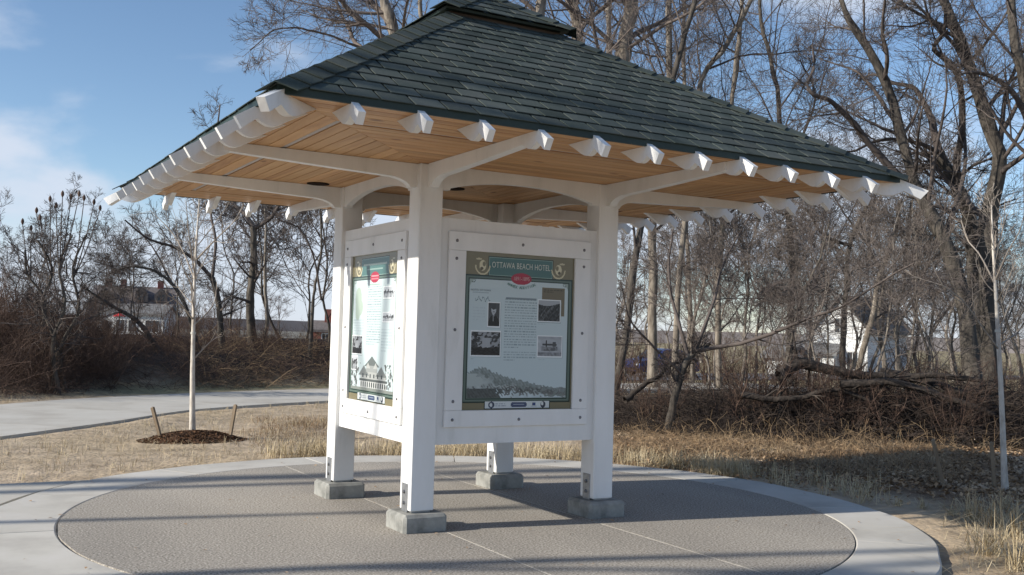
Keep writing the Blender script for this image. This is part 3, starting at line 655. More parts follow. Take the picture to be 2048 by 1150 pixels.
def shingle_face(k, olow, ohigh, zf, single, dxo=dxo):
    fn = rot4(k); i = 0; o = olow+.022
    while o > ohigh+.02:
        oh = max(o-dxo-.012, ohigh); W_ = .205; off = (i % 2)*W_/2+rs.uniform(-.012, .012)
        j = -14
        while j < 14:
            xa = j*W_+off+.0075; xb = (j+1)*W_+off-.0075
            v = tab(fn, xa, xb, o+rs.uniform(-.003, .003), oh, .009+rs.uniform(0, .003), .002, .005, zf)
            if v:
                if single: MB().add(v, TF).build('shingle', SHING, roofo)
                else: joined.add(v, TF)
            j += 1
        i += 1; o -= dxo
for k in range(4): shingle_face(k, EV, TOP, rz, k == 0)
def hip_caps(k, olow, ohigh, zf, single, name='ridge_cap'):
    fn = rot4(k); t = Vector((-1, -1, -SLP)).normalized(); nf = Vector((0, -SLP, 1)).normalized(); nl = Vector((-SLP, 0, 1)).normalized()
    sf = nf.cross(t).normalized(); sf = sf if sf.x > 0 else -sf; s2 = nl.cross(t).normalized(); s2 = s2 if s2.y > 0 else -s2
    up = (nf+nl).normalized(); o = olow+.03; W_ = .125
    while o > ohigh+.03:
        v = []; oh = max(o-.105-.03, ohigh)
        for th in (0, .007):
            for oo, l in ((o, .024), (oh, .010)):
                p = Vector((-oo, -oo, zf(oo)))
                v += [p+s2*W_+nl*(l-th), p+up*(l+.004-th), p+sf*W_+nf*(l-th)]
        f = [(0, 3, 4, 1), (1, 4, 5, 2), (6, 7, 10, 9), (7, 8, 11, 10), (0, 1, 7, 6), (1, 2, 8, 7), (3, 9, 10, 4), (4, 10, 11, 5), (0, 6, 9, 3), (2, 5, 11, 8)]
        v = [fn(*q) for q in v]
        if single: MB().add(v, f).build(name, SHING, roofo)
        else: joined.add(v, f)
        o -= .105
for k in range(4): hip_caps(k, EV, TOP, rz, k in (0, 1))
# little raised cap roof
CE, CZ = .575, 3.985
def cz(o): return CZ+SLP*(CE-o)
cap = MB(); v = [(s1*(CE-.004), s2*(CE-.004), CZ-.012) for s1, s2 in ((-1, -1), (1, -1), (1, 1), (-1, 1))]+[(s1*.02, s2*.02, cz(.02)-.012) for s1, s2 in ((-1, -1), (1, -1), (1, 1), (-1, 1))]
v += [(s1*(CE-.012), s2*(CE-.012), CZ-.030) for s1, s2 in ((-1, -1), (1, -1), (1, 1), (-1, 1))]
cap.add(v, [(4, 5, 6, 7), (0, 1, 5, 4), (1, 2, 6, 5), (2, 3, 7, 6), (3, 0, 4, 7), (8, 9, 1, 0), (9, 10, 2, 1), (10, 11, 3, 2), (11, 8, 0, 3), (11, 10, 9, 8)])
cap.build('cap_roof', DRIP, roofo)
MB().box(-.515, .515, -.515, .515, 3.86, CZ-.031).build('cap_fascia', DKWOOD, roofo)
for k in range(4): shingle_face(k, CE, .03, cz, k == 0)
for k in range(4): hip_caps(k, CE, .03, cz, k in (0, 1))
j = joined.build('far_side_shingles', SHING2, roofo); j['kind'] = 'stuff'

# ================================================================== TREES IN VIEW
make_tree('bare_tree', 'tall leaning bare tree forking low, nearest the roof corner at the right', [
    ([(1950,800),(1935,704),(1922,609),(1898,513),(1865,445),(1842,395),(1821,344),(1796,257),(1767,166),(1738,108),(1701,54),(1684,12),(1660,-70)], 36, 11),
    ([(1848,408),(1780,331,-.3),(1738,282,-.6),(1697,232,-.9),(1664,199,-1.2),(1631,186,-1.5),(1622,166,-1.5),(1631,128,-1.5),(1625,90,-1.5)], 17, 4),
    ([(1796,257),(1760,200,.6),(1720,150,1),(1690,135,1.4),(1640,118,2)], 10, 3),
    ([(1767,166),(1775,120,-.6),(1765,60,-1),(1770,0,-1.5)], 10, 5)], 24, BARK_DARK, TWIG, 101, dens=1.15)
make_tree('bare_tree', 'bare tree with crooked limbs, in the middle of the three big trunks at the right', [
    ([(1962,800),(1950,600),(1938,450),(1912,370),(1879,306)], 36, 22),
    ([(1879,306),(1865,245,.3),(1858,224,.4),(1840,190,.6),(1821,174,.8),(1776,166,1),(1745,150,1.2),(1720,160,1.5)], 17, 4),
    ([(1915,372),(1916,310,-.3),(1925,257,-.5),(1925,186,-.8),(1912,137,-1),(1880,110,-1.2),(1868,95,-1.4),(1888,60,-1.6),(1890,10,-1.8)], 17, 6),
    ([(1879,306),(1854,294,-.5),(1800,282,-1),(1755,284,-1.5),(1701,306,-2),(1660,300,-2.2)], 11, 3)], 26, BARK_DARK, TWIG, 102, dens=1.15)
make_tree('bare_tree', 'straight stout bare tree behind the slim sapling at the right edge', [
    ([(1992,800),(1977,770),(1975,600),(1970,450),(1982,380),(1995,315),(1974,265),(1950,174),(1925,104),(1904,41),(1883,-20),(1865,-80)], 40, 16),
    ([(1990,340),(2005,250,.4),(2012,180,.7),(2040,120,1),(2060,60,1.4)], 12, 4),
    ([(1935,130),(1900,80,-.5),(1860,40,-1),(1845,-10,-1.4)], 9, 4)], 25, BARK_DARK, TWIG, 103, dens=1.15)
make_tree('bare_tree', 'bare tree cut by the right edge of the view', [
    ([(2080,800),(2070,500),(2062,300),(2046,170),(2030,90),(2020,-60)], 34, 16),
    ([(2055,240),(2028,186,-.4),(1987,153,-.8),(1945,145,-1.2),(1915,150,-1.6)], 13, 4)], 23, BARK_DARK, TWIG, 104, dens=1.0)
make_tree('bare_tree', 'pale upright bare tree just right of the kiosk above the parked car', [
    ([(1307,765),(1307,600),(1308,460),(1328,300),(1345,165),(1345,0),(1340,-90)], 21, 12)], 30, BARK_PALE, TWIG, 105, dens=1.15)
make_tree('bare_tree', 'thickest pale bare trunk rising behind the right slope of the roof', [
    ([(1190,800),(1215,400),(1245,125),(1262,0),(1270,-120)], 40, 27),
    ([(1245,105),(1290,75,-.5),(1330,50,-1),(1390,20,-1.6),(1440,-30,-2)], 10, 4)], 26, BARK_PALE, TWIG_PALE, 106, dens=1.15)
make_tree('bare_tree', 'pale forked bare tree standing beside the roof cap', [
    ([(1150,800),(1155,400),(1152,80),(1140,0),(1130,-110)], 32, 24),
    ([(1150,82),(1167,51,-.4),(1226,0,-1),(1270,-40,-1.5)], 12, 7)], 27, BARK_PALE, TWIG_PALE, 107, dens=1.15)
make_tree('bare_tree', 'slim pale bare trunk between the two stout trunks behind the roof', [
    ([(1208,800),(1216,115),(1213,0),(1205,-90)], 14, 11)], 33, BARK_PALE, TWIG, 108, dens=1.2)
make_tree('bare_tree', 'dark thin bare tree leaning right close beside the right kiosk post', [
    ([(1225,830),(1250,700),(1268,560),(1285,461),(1320,300),(1353,157),(1370,80),(1390,0),(1400,-70)], 17, 11)], 21, BARK_DARK, TWIG, 109, dens=1.15)
make_tree('bare_tree', 'slender bare tree leaning right over the middle of the right roof slope', [
    ([(1345,770),(1365,500),(1403,186),(1450,100),(1506,0),(1530,-60)], 14, 9)], 28, BARK_PALE, TWIG, 110, dens=1.15)
make_tree('bare_tree', 'many-limbed pale bare tree behind the left roof slope', [
    ([(840,800),(820,300),(790,70),(768,0),(752,-80)], 30, 18),
    ([(787,70),(772,39,.2),(741,0,.4),(715,-50,.7)], 17, 9),
    ([(800,100),(756,70,-.6),(725,43,-1),(694,16,-1.3),(670,-10,-1.6),(640,-40,-2)], 15, 6),
    ([(805,130),(717,90,.8),(698,59,1.1),(674,8,1.5),(660,-50,1.8)], 11, 6),
    ([(720,95),(660,70,-.5),(600,55,-1),(550,60,-1.5),(500,100,-2)], 6, 2)], 26, BARK_PALE, TWIG_PALE, 111, dens=1.15)
make_tree('bare_tree', 'bare trunk rising straight behind the top of the roof cap', [
    ([(1060,800),(1075,300),(1080,0),(1085,-100)], 30, 24)], 24, BARK_PALE, TWIG_PALE, 112, dens=1.2)
make_tree('bare_tree', 'thin bare tree between the roof cap and the many-limbed tree', [
    ([(880,800),(860,300),(846,40),(836,-60)], 12, 9)], 29, BARK_PALE, TWIG_PALE, 113, dens=1.2)
make_tree('bare_tree', 'stout dark forked tree on the left bank below the far eave', [
    ([(506,700),(500,600),(506,526),(506,453)], 20, 14),
    ([(506,456),(490,430,.2),(475,416,.4),(445,375,.8),(430,300,1.2),(440,210,1.6)], 10, 3),
    ([(506,456),(530,445,-.2),(551,424,-.5),(575,370,-.8),(570,280,-1.2),(560,190,-1.5)], 11, 3)], 30, BARK_DARK, TWIG, 114, dens=.85, sub=(5, 5, 3))
make_tree('bare_tree', 'bent bare tree on the left bank with a long limb reaching left', [
    ([(444,700),(440,640),(435,599),(425,555)], 15, 11),
    ([(425,557),(394,522,-.3),(347,493,-.6),(320,485,-.9),(292,475,-1.2),(250,440,-1.6)], 9, 3),
    ([(425,557),(432,490,.3),(424,446,.5),(418,390,.8),(425,300,1)], 8, 3)], 29, BARK_DARK, TWIG, 115, dens=.85, sub=(5, 5, 3))
make_tree('bare_tree', 'low dark tree leaning far left across the white house', [
    ([(321,704),(288,657),(260,632),(234,617),(197,595),(160,570)], 12, 4),
    ([(300,680),(262,640,.3),(266,560,.5),(262,500,.8)], 5, 2)], 27, BARK_DARK, TWIG, 116, dens=.85, sub=(5, 5, 3))
make_tree('bare_tree', 'slender bare tree leaning left between the sapling and the white house', [
    ([(400,690),(370,610),(345,565),(310,540),(268,533),(235,540)], 9, 3),
    ([(372,615),(340,560,.4),(310,500,.7),(270,450,1)], 6, 2)], 28, BARK_DARK, TWIG, 117, dens=.85, sub=(5, 5, 3))
make_tree('bare_tree', 'thin pale tree close right of the stout forked tree', [
    ([(528,700),(537,640),(532,577),(531,470),(528,400),(520,300)], 9, 4)], 31, BARK_PALE, TWIG, 118, dens=.85, sub=(5, 5, 3))
make_tree('bare_tree', 'thin crooked bare tree nearest the left kiosk post', [
    ([(621,702),(628,600),(637,545),(645,490),(640,400)], 8, 4),
    ([(642,600),(628,520,-.3),(600,460,-.6),(560,440,-.9),(540,420,-1.2)], 5, 2)], 28, BARK_DARK, TWIG, 119, dens=.85, sub=(5, 5, 3))
make_tree('bare_tree', 'dark many-stemmed small tree in the brush right of the kiosk', [
    ([(1335,870),(1350,800),(1372,730),(1392,700)], 20, 14),
    ([(1392,702),(1440,694,-.1),(1481,687,-.2),(1542,665,-.3),(1611,639,-.5),(1681,613,-.7),(1764,561,-.9),(1829,526,-1.1)], 11, 3),
    ([(1380,720),(1360,640,.3),(1340,560,.6),(1345,470,.9),(1360,400,1.2)], 10, 3),
    ([(1392,702),(1430,600,.5),(1450,520,.9),(1500,430,1.2)], 9, 3),
    ([(1365,750),(1300,690,-.3),(1260,640,-.6),(1240,560,-.8)], 7, 2)], 16, BARK_DARK, TWIG, 120, dens=1.15, twig_r=.003)
make_tree('bare_tree', 'slim tree with a forked top in front of the white house at the right', [
    ([(1560,880),(1562,780),(1580,690),(1600,600),(1640,520),(1660,440)], 8, 3)], 17, BARK_DARK, TWIG, 121, dens=1.15, twig_r=.003)
make_tree('bare_tree', 'bare tree bowing its limb left above the brush at the right', [
    ([(1690,790),(1684,700),(1690,560),(1700,480),(1740,400)], 14, 8),
    ([(1705,490),(1670,480,-.4),(1640,460,-.8),(1620,425,-1.2),(1600,415,-1.5),(1565,430,-2)], 8, 3)], 27, BARK_DARK, TWIG, 122, dens=1.15)
make_tree('bare_tree', 'curved pale trunk leaning right in front of the white house', [
    ([(1710,790),(1722,720),(1745,640),(1760,560),(1790,470),(1800,400)], 14, 8)], 30, BARK_PALE, TWIG, 123, dens=1.15)

ORD = ['first', 'second', 'third', 'fourth', 'fifth', 'sixth', 'seventh', 'eighth', 'ninth', 'tenth', 'eleventh', 'twelfth']
make_tree('bare_tree', 'fine-twigged bare tree over the upper middle of the right roof slope', [
    ([(1440,780),(1448,500),(1462,250),(1480,60),(1490,-60)], 15, 8), ([(1455,330),(1420,240,.5),(1400,150,1),(1395,40,1.5)], 8, 3)], 31, BARK_PALE, TWIG, 131, dens=1.4)
make_tree('bare_tree', 'bare tree with drooping twigs above the lower right roof slope', [
    ([(1580,780),(1578,500),(1560,300),(1545,150),(1520,40),(1510,-60)], 15, 7), ([(1566,350),(1610,260,-.5),(1630,190,-1),(1600,120,-1.5)], 7, 3)], 34, BARK_DARK, TWIG, 132, dens=1.5)
make_tree('bare_tree', 'slim bare tree seen between roof slope and the fine-twigged tree', [
    ([(1385,780),(1380,500),(1372,250),(1365,100),(1375,-60)], 11, 7)], 35, BARK_PALE, TWIG_PALE, 133, dens=1.6)
# ---- woods behind, copies of a few grown trees
def generic(seed, h, r, dens, lean=.03, lim=(10, .22, 45, .36, .36), sb_=(6, 5, 3), i0=2):
    rng = np.random.default_rng(seed); k = 7; p = np.zeros((k, 3)); p[:, 2] = np.linspace(0, h*.86, k); p[1:, :2] += np.cumsum(rng.normal(0, h*lean, (k-1, 2)), 0)
    mains = [(p, r, r*.22)]
    for q in range(3):
        i = i0+q; a = rng.uniform(0, 6.28); d = np.array([math.cos(a), math.sin(a), 1.3]); mains.append((np.array([p[i], p[i]+d*h*.10, p[i]+d*h*.2+[0, 0, h*.05], p[i]+d*h*.27+[0, 0, h*.16]]), r*.4, r*.08))
    return tree_parts(rng, mains, dens, twig_r=.005, limb=lim, sub=sb_)
protos = []
def wood(spots, label, group, seed, protos_spec, bark, twig):
    rng = np.random.default_rng(seed); ps = []
    for i, (u, D, h) in enumerate(spots):
        k = i % len(protos_spec); b = gp(u, D)
        lab = label
        if '%' in label:
            lab = label % ORD[sorted(q[0] for q in spots).index(u)]
        if i < len(protos_spec):
            t, c = generic(seed*10+k, *protos_spec[k]); root = thing('bare_tree', lab, 'tree', b, rng.uniform(0, 6.28), group)
            ob('trunk', npmesh('trunk', *t, True), bark, root); ob('crown', npmesh('crown', *c, True), twig, root); s = h/protos_spec[k][0]; root.scale = (s, s, s); ps.append(root)
        else: copy_tree(ps[k], b, rng.uniform(0, 6.28), h/protos_spec[k][0], lab, group)
rw = np.random.default_rng(3)
sp = [(u+rw.uniform(-14, 14), rw.uniform(30, 46), rw.uniform(5.5, 8.5)) for u in np.linspace(1400, 2080, 18)]
wood(sp, 'bare tree in the wood behind the brush pile at the right', 'trees in the right wood', 5, [(11, .10, 1.), (12, .12, 1.), (10, .08, 1.), (12, .10, 1.)], BARK_WOOD, TWIG_WOOD)
sp = [(u+rw.uniform(-16, 16), rw.uniform(60, 110) if not 1450 < u < 1790 else rw.uniform(88, 120), rw.uniform(8, 11)) for u in np.linspace(1230, 2080, 26)]
wood(sp, 'distant bare tree far behind the right wood', 'distant trees at the right', 6, [(12, .15, 1.), (12, .13, 1.)], BARK_WOOD, TWIG_WOOD)
sp = [(u+rw.uniform(-10, 10), rw.uniform(172, 205), rw.uniform(6, 9)) for u in list(np.linspace(-30, 480, 24))+[520, 560]]
wood(sp, 'distant bare tree on the rise by the far houses at the left', 'distant trees at the left', 7, [(9, .13, 1.), (10, .14, 1.)], BARK_DARK, BRUSHR)
sp = [(1255, 36, 6), (1420, 24, 5), (1475, 33, 7), (1530, 26, 4.6), (1620, 22, 4.5), (1662, 25, 5), (1815, 28, 7), (1860, 20, 4.2), (1770, 23, 5.5), (1580, 40, 7)]
wood(sp, '%s slim young bare tree from the left in the brush right of the kiosk', 'young trees in the right brush', 8, [(8, .05, 1.), (8, .045, 1.), (9, .06, 1.)], BARK_WOOD, TWIG_WOOD)
sp = [(20, 27, 3.2), (75, 25, 3.4), (190, 28, 3.0), (235, 31, 3.0), (350, 36, 4.5), (575, 34, 7.), (600, 40, 8), (655, 33, 6.5), (290, 40, 5), (480, 38, 6.5)]
wood(sp, '%s slim bare tree from the left growing on the left bank', 'slim trees on the left bank', 9, [(6, .04, 1.), (6, .045, 1.), (7, .05, 1.)], BARK_DARK, TWIG)
# trees outside the view on the left, whose shadows cross the patio
for i, (x, y, h, r) in enumerate(((-17.0, 2.75, 13, .085), (-21.0, 4.67, 15, .15), (-15.5, .55, 12, .13), (-24, 1.0, 16, .2), (-27, 6.2, 16, .2), (-19, -2.3, 14, .16))):
    t, c = generic(900+i, h*1.15, r, 1, lean=.010, lim=(2, .62, 34, .22, .4), sb_=(3, 2, 1), i0=3); root = thing('bare_tree', ['bare tree casting its shadow across the patio from the left', 'bare tree left of the view shading the kiosk side', 'nearest bare tree left of the view, shadow on the front of the patio', 'tall bare tree far left of the view', 'farthest bare tree left of the view', 'bare tree left of the view nearest the camera'][i], 'tree', (x, y, float(H(x, y))))
    ob('trunk', npmesh('trunk', *t, True), BARK_PALE, root); ob('crown', npmesh('crown', *c, True), TWIG_PALE, root)

# ---- saplings with stakes
def sapling(label, D, pts, limbs, seed, w0, w1, m, bark):
    rng = np.random.default_rng(seed); q = [at(u, v, D) for u, v in pts]; base = np.array([q[0][0], q[0][1], float(H(q[0][0], q[0][1]))]); q[0] = base
    root = thing('young_tree', label, 'tree', base); n0 = 22
    P0 = (spline([x-base for x in q], n0))[None]; R0 = np.linspace(w0, w1, n0)[None]*D/FPX/2
    R0[0, :3] *= [1.25, 1.1, 1.03]
    ob('trunk', npmesh('trunk', *tubes(P0, R0, 10), True), bark, root)
    Ps = [spline([at(p[0], p[1], D+(p[2] if len(p) > 2 else 0))-base for p in L], 9) for L in limbs]; P1 = np.array(Ps); R1 = np.linspace(3.6, 1.2, 9)[None].repeat(len(Ps), 0)*D/FPX/2
    Pc, Rc = children(rng, P0, R0, m, .36, 42, .30, .45, 9, .07, .10, .3)
    P1 = np.concatenate([P1, Pc]); R1 = np.concatenate([R1, np.minimum(Rc, .009)])
    P2, R2 = children(rng, P1, R1, 5, .2, 40, .5, .6, 5, .1, .06, .4); P3, R3 = children(rng, P2, R2, 3, .2, 38, .55, .7, 3, .1, .04, .5)
    ob('crown', npmesh('crown', *join([tubes(P1, R1, 5), tubes(P2, np.maximum(R2, .0022), 3), tubes(P3, np.maximum(R3, .0017), 3)]), True), SAPTW, root)
    # tie tape round the stem
    i = 8; c = P0[0, i]; MB().cyl(c-np.array([0, 0, .015]), (0, 0, 1), R0[0, i]*1.35, .03, 10).build('tree_tie', JOINT, root)
    return root
sapling('young white-barked sapling between two stakes in the sand at the left', 13.85, [(385,876),(385,760),(386,690),(388,600),(392,500),(398,410),(400,330)],
        [[(386,720),(400,705),(425,680),(445,672)], [(387,650),(415,625,.2),(430,600,.4),(434,560,.5)], [(387,640),(365,612,-.2),(345,596,-.4),(335,590,-.5)], [(390,560),(365,500,.3),(340,460,.5),(300,420,.6)], [(392,520),(430,480,-.3),(470,440,-.5),(490,400,-.6)], [(391,560),(378,470,-.3),(372,400,-.4)]], 31, 11, 1.6, 18, SAPB)
sapling('young pale sapling in leaf litter near the right edge of the view', 11.9, [(2010,972),(2003,800),(1995,650),(1990,560),(1985,480),(1983,410)],
        [[(1998,700),(1965,655,-.2),(1925,600,-.4),(1885,570,-.5),(1862,520,-.6)], [(1999,690),(2025,672,.2),(2050,650,.4)], [(1991,570),(1960,510,.2),(1935,480,.4),(1922,440,.5)], [(1991,560),(2015,505,-.2),(2040,460,-.3),(2050,420,-.4)], [(1988,520),(2005,460,.2),(2010,400,.3)]], 32, 11, 2.0, 12, SAPB)
def stake(label, u0, v0, u1, v1, D):
    a = at(u0, v0, D); b = at(u1, v1, D); a[2] = float(H(a[0], a[1]))-.05
    P = np.array([[a-a, (b-a)*.5, (b-a)]]); V, F_ = tubes(P, np.full((1, 3), .026), 4); n = len(V)
    me = bpy.data.meshes.new('stake'); me.from_pydata([tuple(x) for x in V]+[tuple(b-a+np.array([0, 0, .012]))], [], [tuple(x) for x in F_]+[(n-4, n-3, n), (n-3, n-2, n), (n-2, n-1, n), (n-1, n-4, n)])
    tag(ob('wooden_stake', me, STAKE, None, a), label, 'stake', 'stakes beside the saplings')
stake('weathered stake leaning left, left of the white sapling', 325, 878, 305, 815, 13.6)
stake('weathered stake leaning right, right of the white sapling', 458, 878, 471, 810, 13.7)
stake('grey stake leaning left, left of the right-hand sapling', 1890, 967, 1866, 880, 11.7)
stake('grey upright stake close left of the right-hand sapling', 1990, 970, 1983, 885, 11.9)
# mulch mound round the left sapling
mc = np.array([-.93, 5.72]); rr_ = np.linspace(0, 1, 12); th = np.linspace(0, 2*np.pi, 48, endpoint=False); v = []; rm = np.random.default_rng(9)
for r_ in rr_:
    for t_ in th:
        rad = r_*(.52+.07*math.sin(t_*3+1)+.05*math.sin(t_*7)); x = mc[0]+rad*math.cos(t_)*1.12; y = mc[1]+rad*math.sin(t_)*.85
        v.append((x, y, float(H(x, y))+.11*(1-r_**2)**.8-.015+rm.normal(0, .008)))
f = [(i*48+j, i*48+(j+1) % 48, (i+1)*48+(j+1) % 48, (i+1)*48+j) for i in range(11) for j in range(48)]
me = bpy.data.meshes.new('mulch_mound'); me.from_pydata(v, [], f); mo = ob('mulch_mound', me, MULCH); tag(mo, 'low mound of dark mulch round the white sapling', 'mulch', kind='stuff')
def scatter_quads(P, nrm_tilt, size, aspect, rng):
    K = len(P); a = rng.uniform(0, 2*np.pi, K); d = np.stack([np.cos(a), np.sin(a), rng.normal(0, nrm_tilt, K)], 1); d = norm(d)
    up = norm(np.stack([rng.normal(0, nrm_tilt, K), rng.normal(0, nrm_tilt, K), np.ones(K)], 1)); w = norm(np.cross(up, d)); n_up = np.cross(d, w)
    s = (size*rng.uniform(.6, 1.3, K))[:, None]
    V = np.stack([P-d*s, P+w*s*aspect+n_up*s*.15, P+d*s, P-w*s*aspect+n_up*s*.2], 1).reshape(-1, 3); F_ = np.arange(K*4).reshape(K, 4); return V, F_
r9 = np.random.default_rng(12); K = 2600; a = r9.uniform(0, 6.28, K); q = np.sqrt(r9.random(K))*.62; x = mc[0]+q*np.cos(a)*1.1; y = mc[1]+q*np.sin(a)*.85; z = H(x, y)+.11*(1-np.clip(q/.54, 0, 1)**2)**.8+.006
o = ob('mulch_chips', npmesh('mulch_chips', *scatter_quads(np.stack([x, y, z], 1), .35, .022, .4, r9)), CHIP, mo); o['kind'] = 'stuff'

# ================================================================== GROUND COVER
def blades(P, h, lean, wid, rng, dirs=None):
    K = len(P); a = rng.uniform(0, 2*np.pi, K); d = np.stack([np.cos(a), np.sin(a), np.zeros(K)], 1)
    ln = np.abs(rng.normal(0, lean, K))[:, None]; hh = (h*rng.uniform(.5, 1.25, K))[:, None]; w = np.stack([-np.sin(a), np.cos(a), np.zeros(K)], 1)*wid; z = np.array([0, 0, 1.])
    p1 = P+z*hh*.55+d*hh*ln*.35; p2 = P+z*hh*np.clip(1-ln*.35, .3, 1)+d*hh*ln
    V = np.stack([P-w, P+w, p1+w*.8, p1-w*.8, p2], 1).reshape(-1, 3); b = np.arange(K)[:, None]*5
    # quads + tip as a degenerate-free triangle pair is kept as quads by doubling the tip
    V = np.stack([P-w, P+w, p1+w*.8, p1-w*.8, p2+w*.15, p2-w*.15], 1).reshape(-1, 3); b = np.arange(K)[:, None]*6
    F_ = np.concatenate([b+np.array([[0, 1, 2, 3]]), b+np.array([[3, 2, 4, 5]])]); return V, F_
def clumps(cx, cy, n, spread, rng): 
    K = len(cx)*n; x = np.repeat(cx, n)+rng.normal(0, spread, K); y = np.repeat(cy, n)+rng.normal(0, spread, K); return np.stack([x, y, H(x, y)-.01], 1)
def stuff(name, vf, mat, label, cat): return tag(ob(name, npmesh(name, *vf), mat), label, cat, kind='stuff')
def inview(n, u0, u1, D0, D1, rng):
    u = rng.uniform(u0, u1, n); D = np.sqrt(rng.uniform(D0**2, D1**2, n)); w = np.array([gdir(k) for k in np.linspace(u0, u1, 60)]); k = np.linspace(u0, u1, 60)
    dx = np.interp(u, k, w[:, 0]); dy = np.interp(u, k, w[:, 1]); return CAM[0]+dx*D, CAM[1]+dy*D, u, D
def off_paved(x, y, m=.1):
    d = pdist(x, y)
    return (np.hypot(x+.1, y+.2) > 3.62+m) & (np.abs(d) > 1.75+m) & ~((x < -3) & (y > -1.6-m) & (y < 2.5+m))
rg = np.random.default_rng(21)
# tall straw along the back and right edge of the patio
t = rg.uniform(math.radians(-14), math.radians(96), 380); q = 3.72+np.abs(rg.normal(0, .42, 380)); cx = -.1+q*np.cos(t); cy = -.2+q*np.sin(t)
k_ = (mnoise is not None); keep = rg.random(380) < np.where(t < .2, .35, 1); cx, cy = cx[keep], cy[keep]
stuff('straw_grass', blades(clumps(cx, cy, 16, .06, rg), .22, .95, .0026, rg), GRASSM, 'tall straw coloured grass along the back edge of the patio', 'grass')
x, y, u, D = inview(1000, 1225, 1900, 12.0, 16.2, rg); k_ = off_paved(x, y, .25); stuff('brown_grass', blades(clumps(x[k_], y[k_], 12, .09, rg),   .15, 2.8, .003, rg), GRASSB, 'matted brown grass in front of the brush pile at the right', 'grass')
# planted beach grass plugs and straw on the sand at the left
x, y, u, D = inview(420, -40, 680, 10.4, 21, rg); k_ = off_paved(x, y, .15); stuff('beach_grass', blades(clumps(x[k_], y[k_], 5, .03, rg), .12, .6, .0024, rg), GRASSM, 'sparse dry beach grass on the sand at the left', 'grass')
x, y, u, D = inview(2600, -40, 700, 10.3, 22, rg); k_ = off_paved(x, y, .05); stuff('straw_litter', blades(clumps(x[k_], y[k_], 2, .03, rg),   .10, 4.5, .0022, rg), GRASSM, 'loose straw lying on the sand at the left', 'straw')
x, y, u, D = inview(150, 520, 700, 13.0, 17.0, rg); k_ = off_paved(x, y, .2); stuff('bramble_grass', blades(clumps(x[k_], y[k_], 14, .14, rg), .11, 2.2, .003, rg), GRASSB, 'brown grass patch on the sand behind the left post', 'grass')
# grass clumps at the lower right corner: countable
cl_ = [(1990, 1052, 1.0), (1945, 1040, .9), (2035, 1075, 1.1), (1975, 1110, 1.0), (2040, 1140, 1.2), (1905, 1030, .45), (1845, 1018, .35), (1795, 1012, .3), (2010, 1020, .6)]
LB = ['large straw tussock in the sand at the lower right', 'straw tussock behind the large lower right one', 'straw tussock cut by the right edge, above the corner', 'straw tussock between the patio edge and the corner', 'biggest straw tussock in the lower right corner', 'small straw tuft beside the tussocks on the right', 'tiny straw tuft in the middle of three by the border', 'tiny straw tuft nearest the patio shadow', 'pale straw tuft in front of the right-hand sapling']
for (u, v, s_), lb in zip(cl_, LB):
    w_ = ray(u, v); p = CAM+w_*(-.035-CAM[2])/w_[2]; n = int(75*s_)+10; P = np.stack([rg.normal(0, .05*s_, n), rg.normal(0, .05*s_, n), np.full(n, -.01)], 1)
    vf = blades(P, .30*s_+.03, 1.5, .0026, rg); p[2] = float(H(p[0], p[1])); tag(ob('grass_tussock', npmesh('grass_tussock', *vf), GRASSM, None, p), lb, 'grass', 'tussocks at the lower right')
x, y, u, D = inview(700, 1900, 2300, 6.0, 10.5, rg); k_ = off_paved(x, y, .1); stuff('sand_straw', blades(clumps(x[k_], y[k_], 2, .04, rg), .12, 3., .0024, rg), GRASSM, 'loose straw on the sand right of the patio border', 'straw')
# a few leaves and bits blown on to the paving
n = 130; a = rg.uniform(0, 6.28, n); q = 3.5*np.sqrt(rg.random(n)); P = np.stack([-.1+q*np.cos(a), -.2+q*np.sin(a), np.full(n, .008)], 1); stuff('blown_leaves', scatter_quads(P, .18, .016, .5, rg), LEAFM, 'small dry leaves and bits blown on to the patio', 'leaves')
# fallen leaves
x, y, u, D = inview(22000, 1215, 2160, 10.0, 19, rg); k_ = off_paved(x, y, .06) & (rg.random(len(x)) < sstep(9.8, 12, D)); P = np.stack([x, y, H(x, y)+.012+np.abs(rg.normal(0, .02, len(x)))], 1)[k_]
stuff('fallen_leaves', scatter_quads(P, .45, .031, .55, rg), LEAFM, 'brown fallen leaves covering the ground at the right', 'leaves')
# ---- brush: bank brambles at the left, thicket, brush pile at the right
def arcs(P, L, wob, up, r, rng, n=6, flat_=.6):
    K = len(P); a = rng.uniform(0, 6.28, K); d = norm(np.stack([np.cos(a), np.sin(a), rng.uniform(.1, 1.4, K)*flat_], 1)); return march(rng, P, d, L*rng.uniform(.4, 1.2, K), r*rng.uniform(.6, 1.3, K), n, wob, up, .5)
def brush(name, P, L, r, rng, mat, label, cat, up=-.12, sub=3, flat_=.8, wob=.2):
    P1, R1 = arcs(P, L, wob, up, r, rng, 6, flat_); P2, R2 = children(rng, P1, R1, sub, .15, 45, .55, .7, 4, .18, 0, .5)
    return stuff(name, join([tubes(P1, R1, 3), tubes(P2, np.maximum(R2, .0016), 3)]), mat, label, cat)
def bank_pts(n, u0, u1, d0, d1, rng):
    x, y, u, D = inview(n*3, u0, u1, 17, 40, rng); d = pdist(x, y); k = (d > d0) & (d < d1); x, y = x[k][:n], y[k][:n]; return np.stack([x, y, H(x, y)-.02], 1)
brush('bank_brambles', bank_pts(5200, -60, 700, 2.6, 8.5, rg), 1.0, .0045, rg, BRUSHR, 'dense brown brambles covering the left bank', 'brambles')
brush('dry_bank_stems', bank_pts(1300, 380, 720, 2.6, 8.0, rg), 1.1, .0045, rg, GRASSB, 'dry tan stems lying on the left bank near the kiosk', 'brambles', flat_=.4)
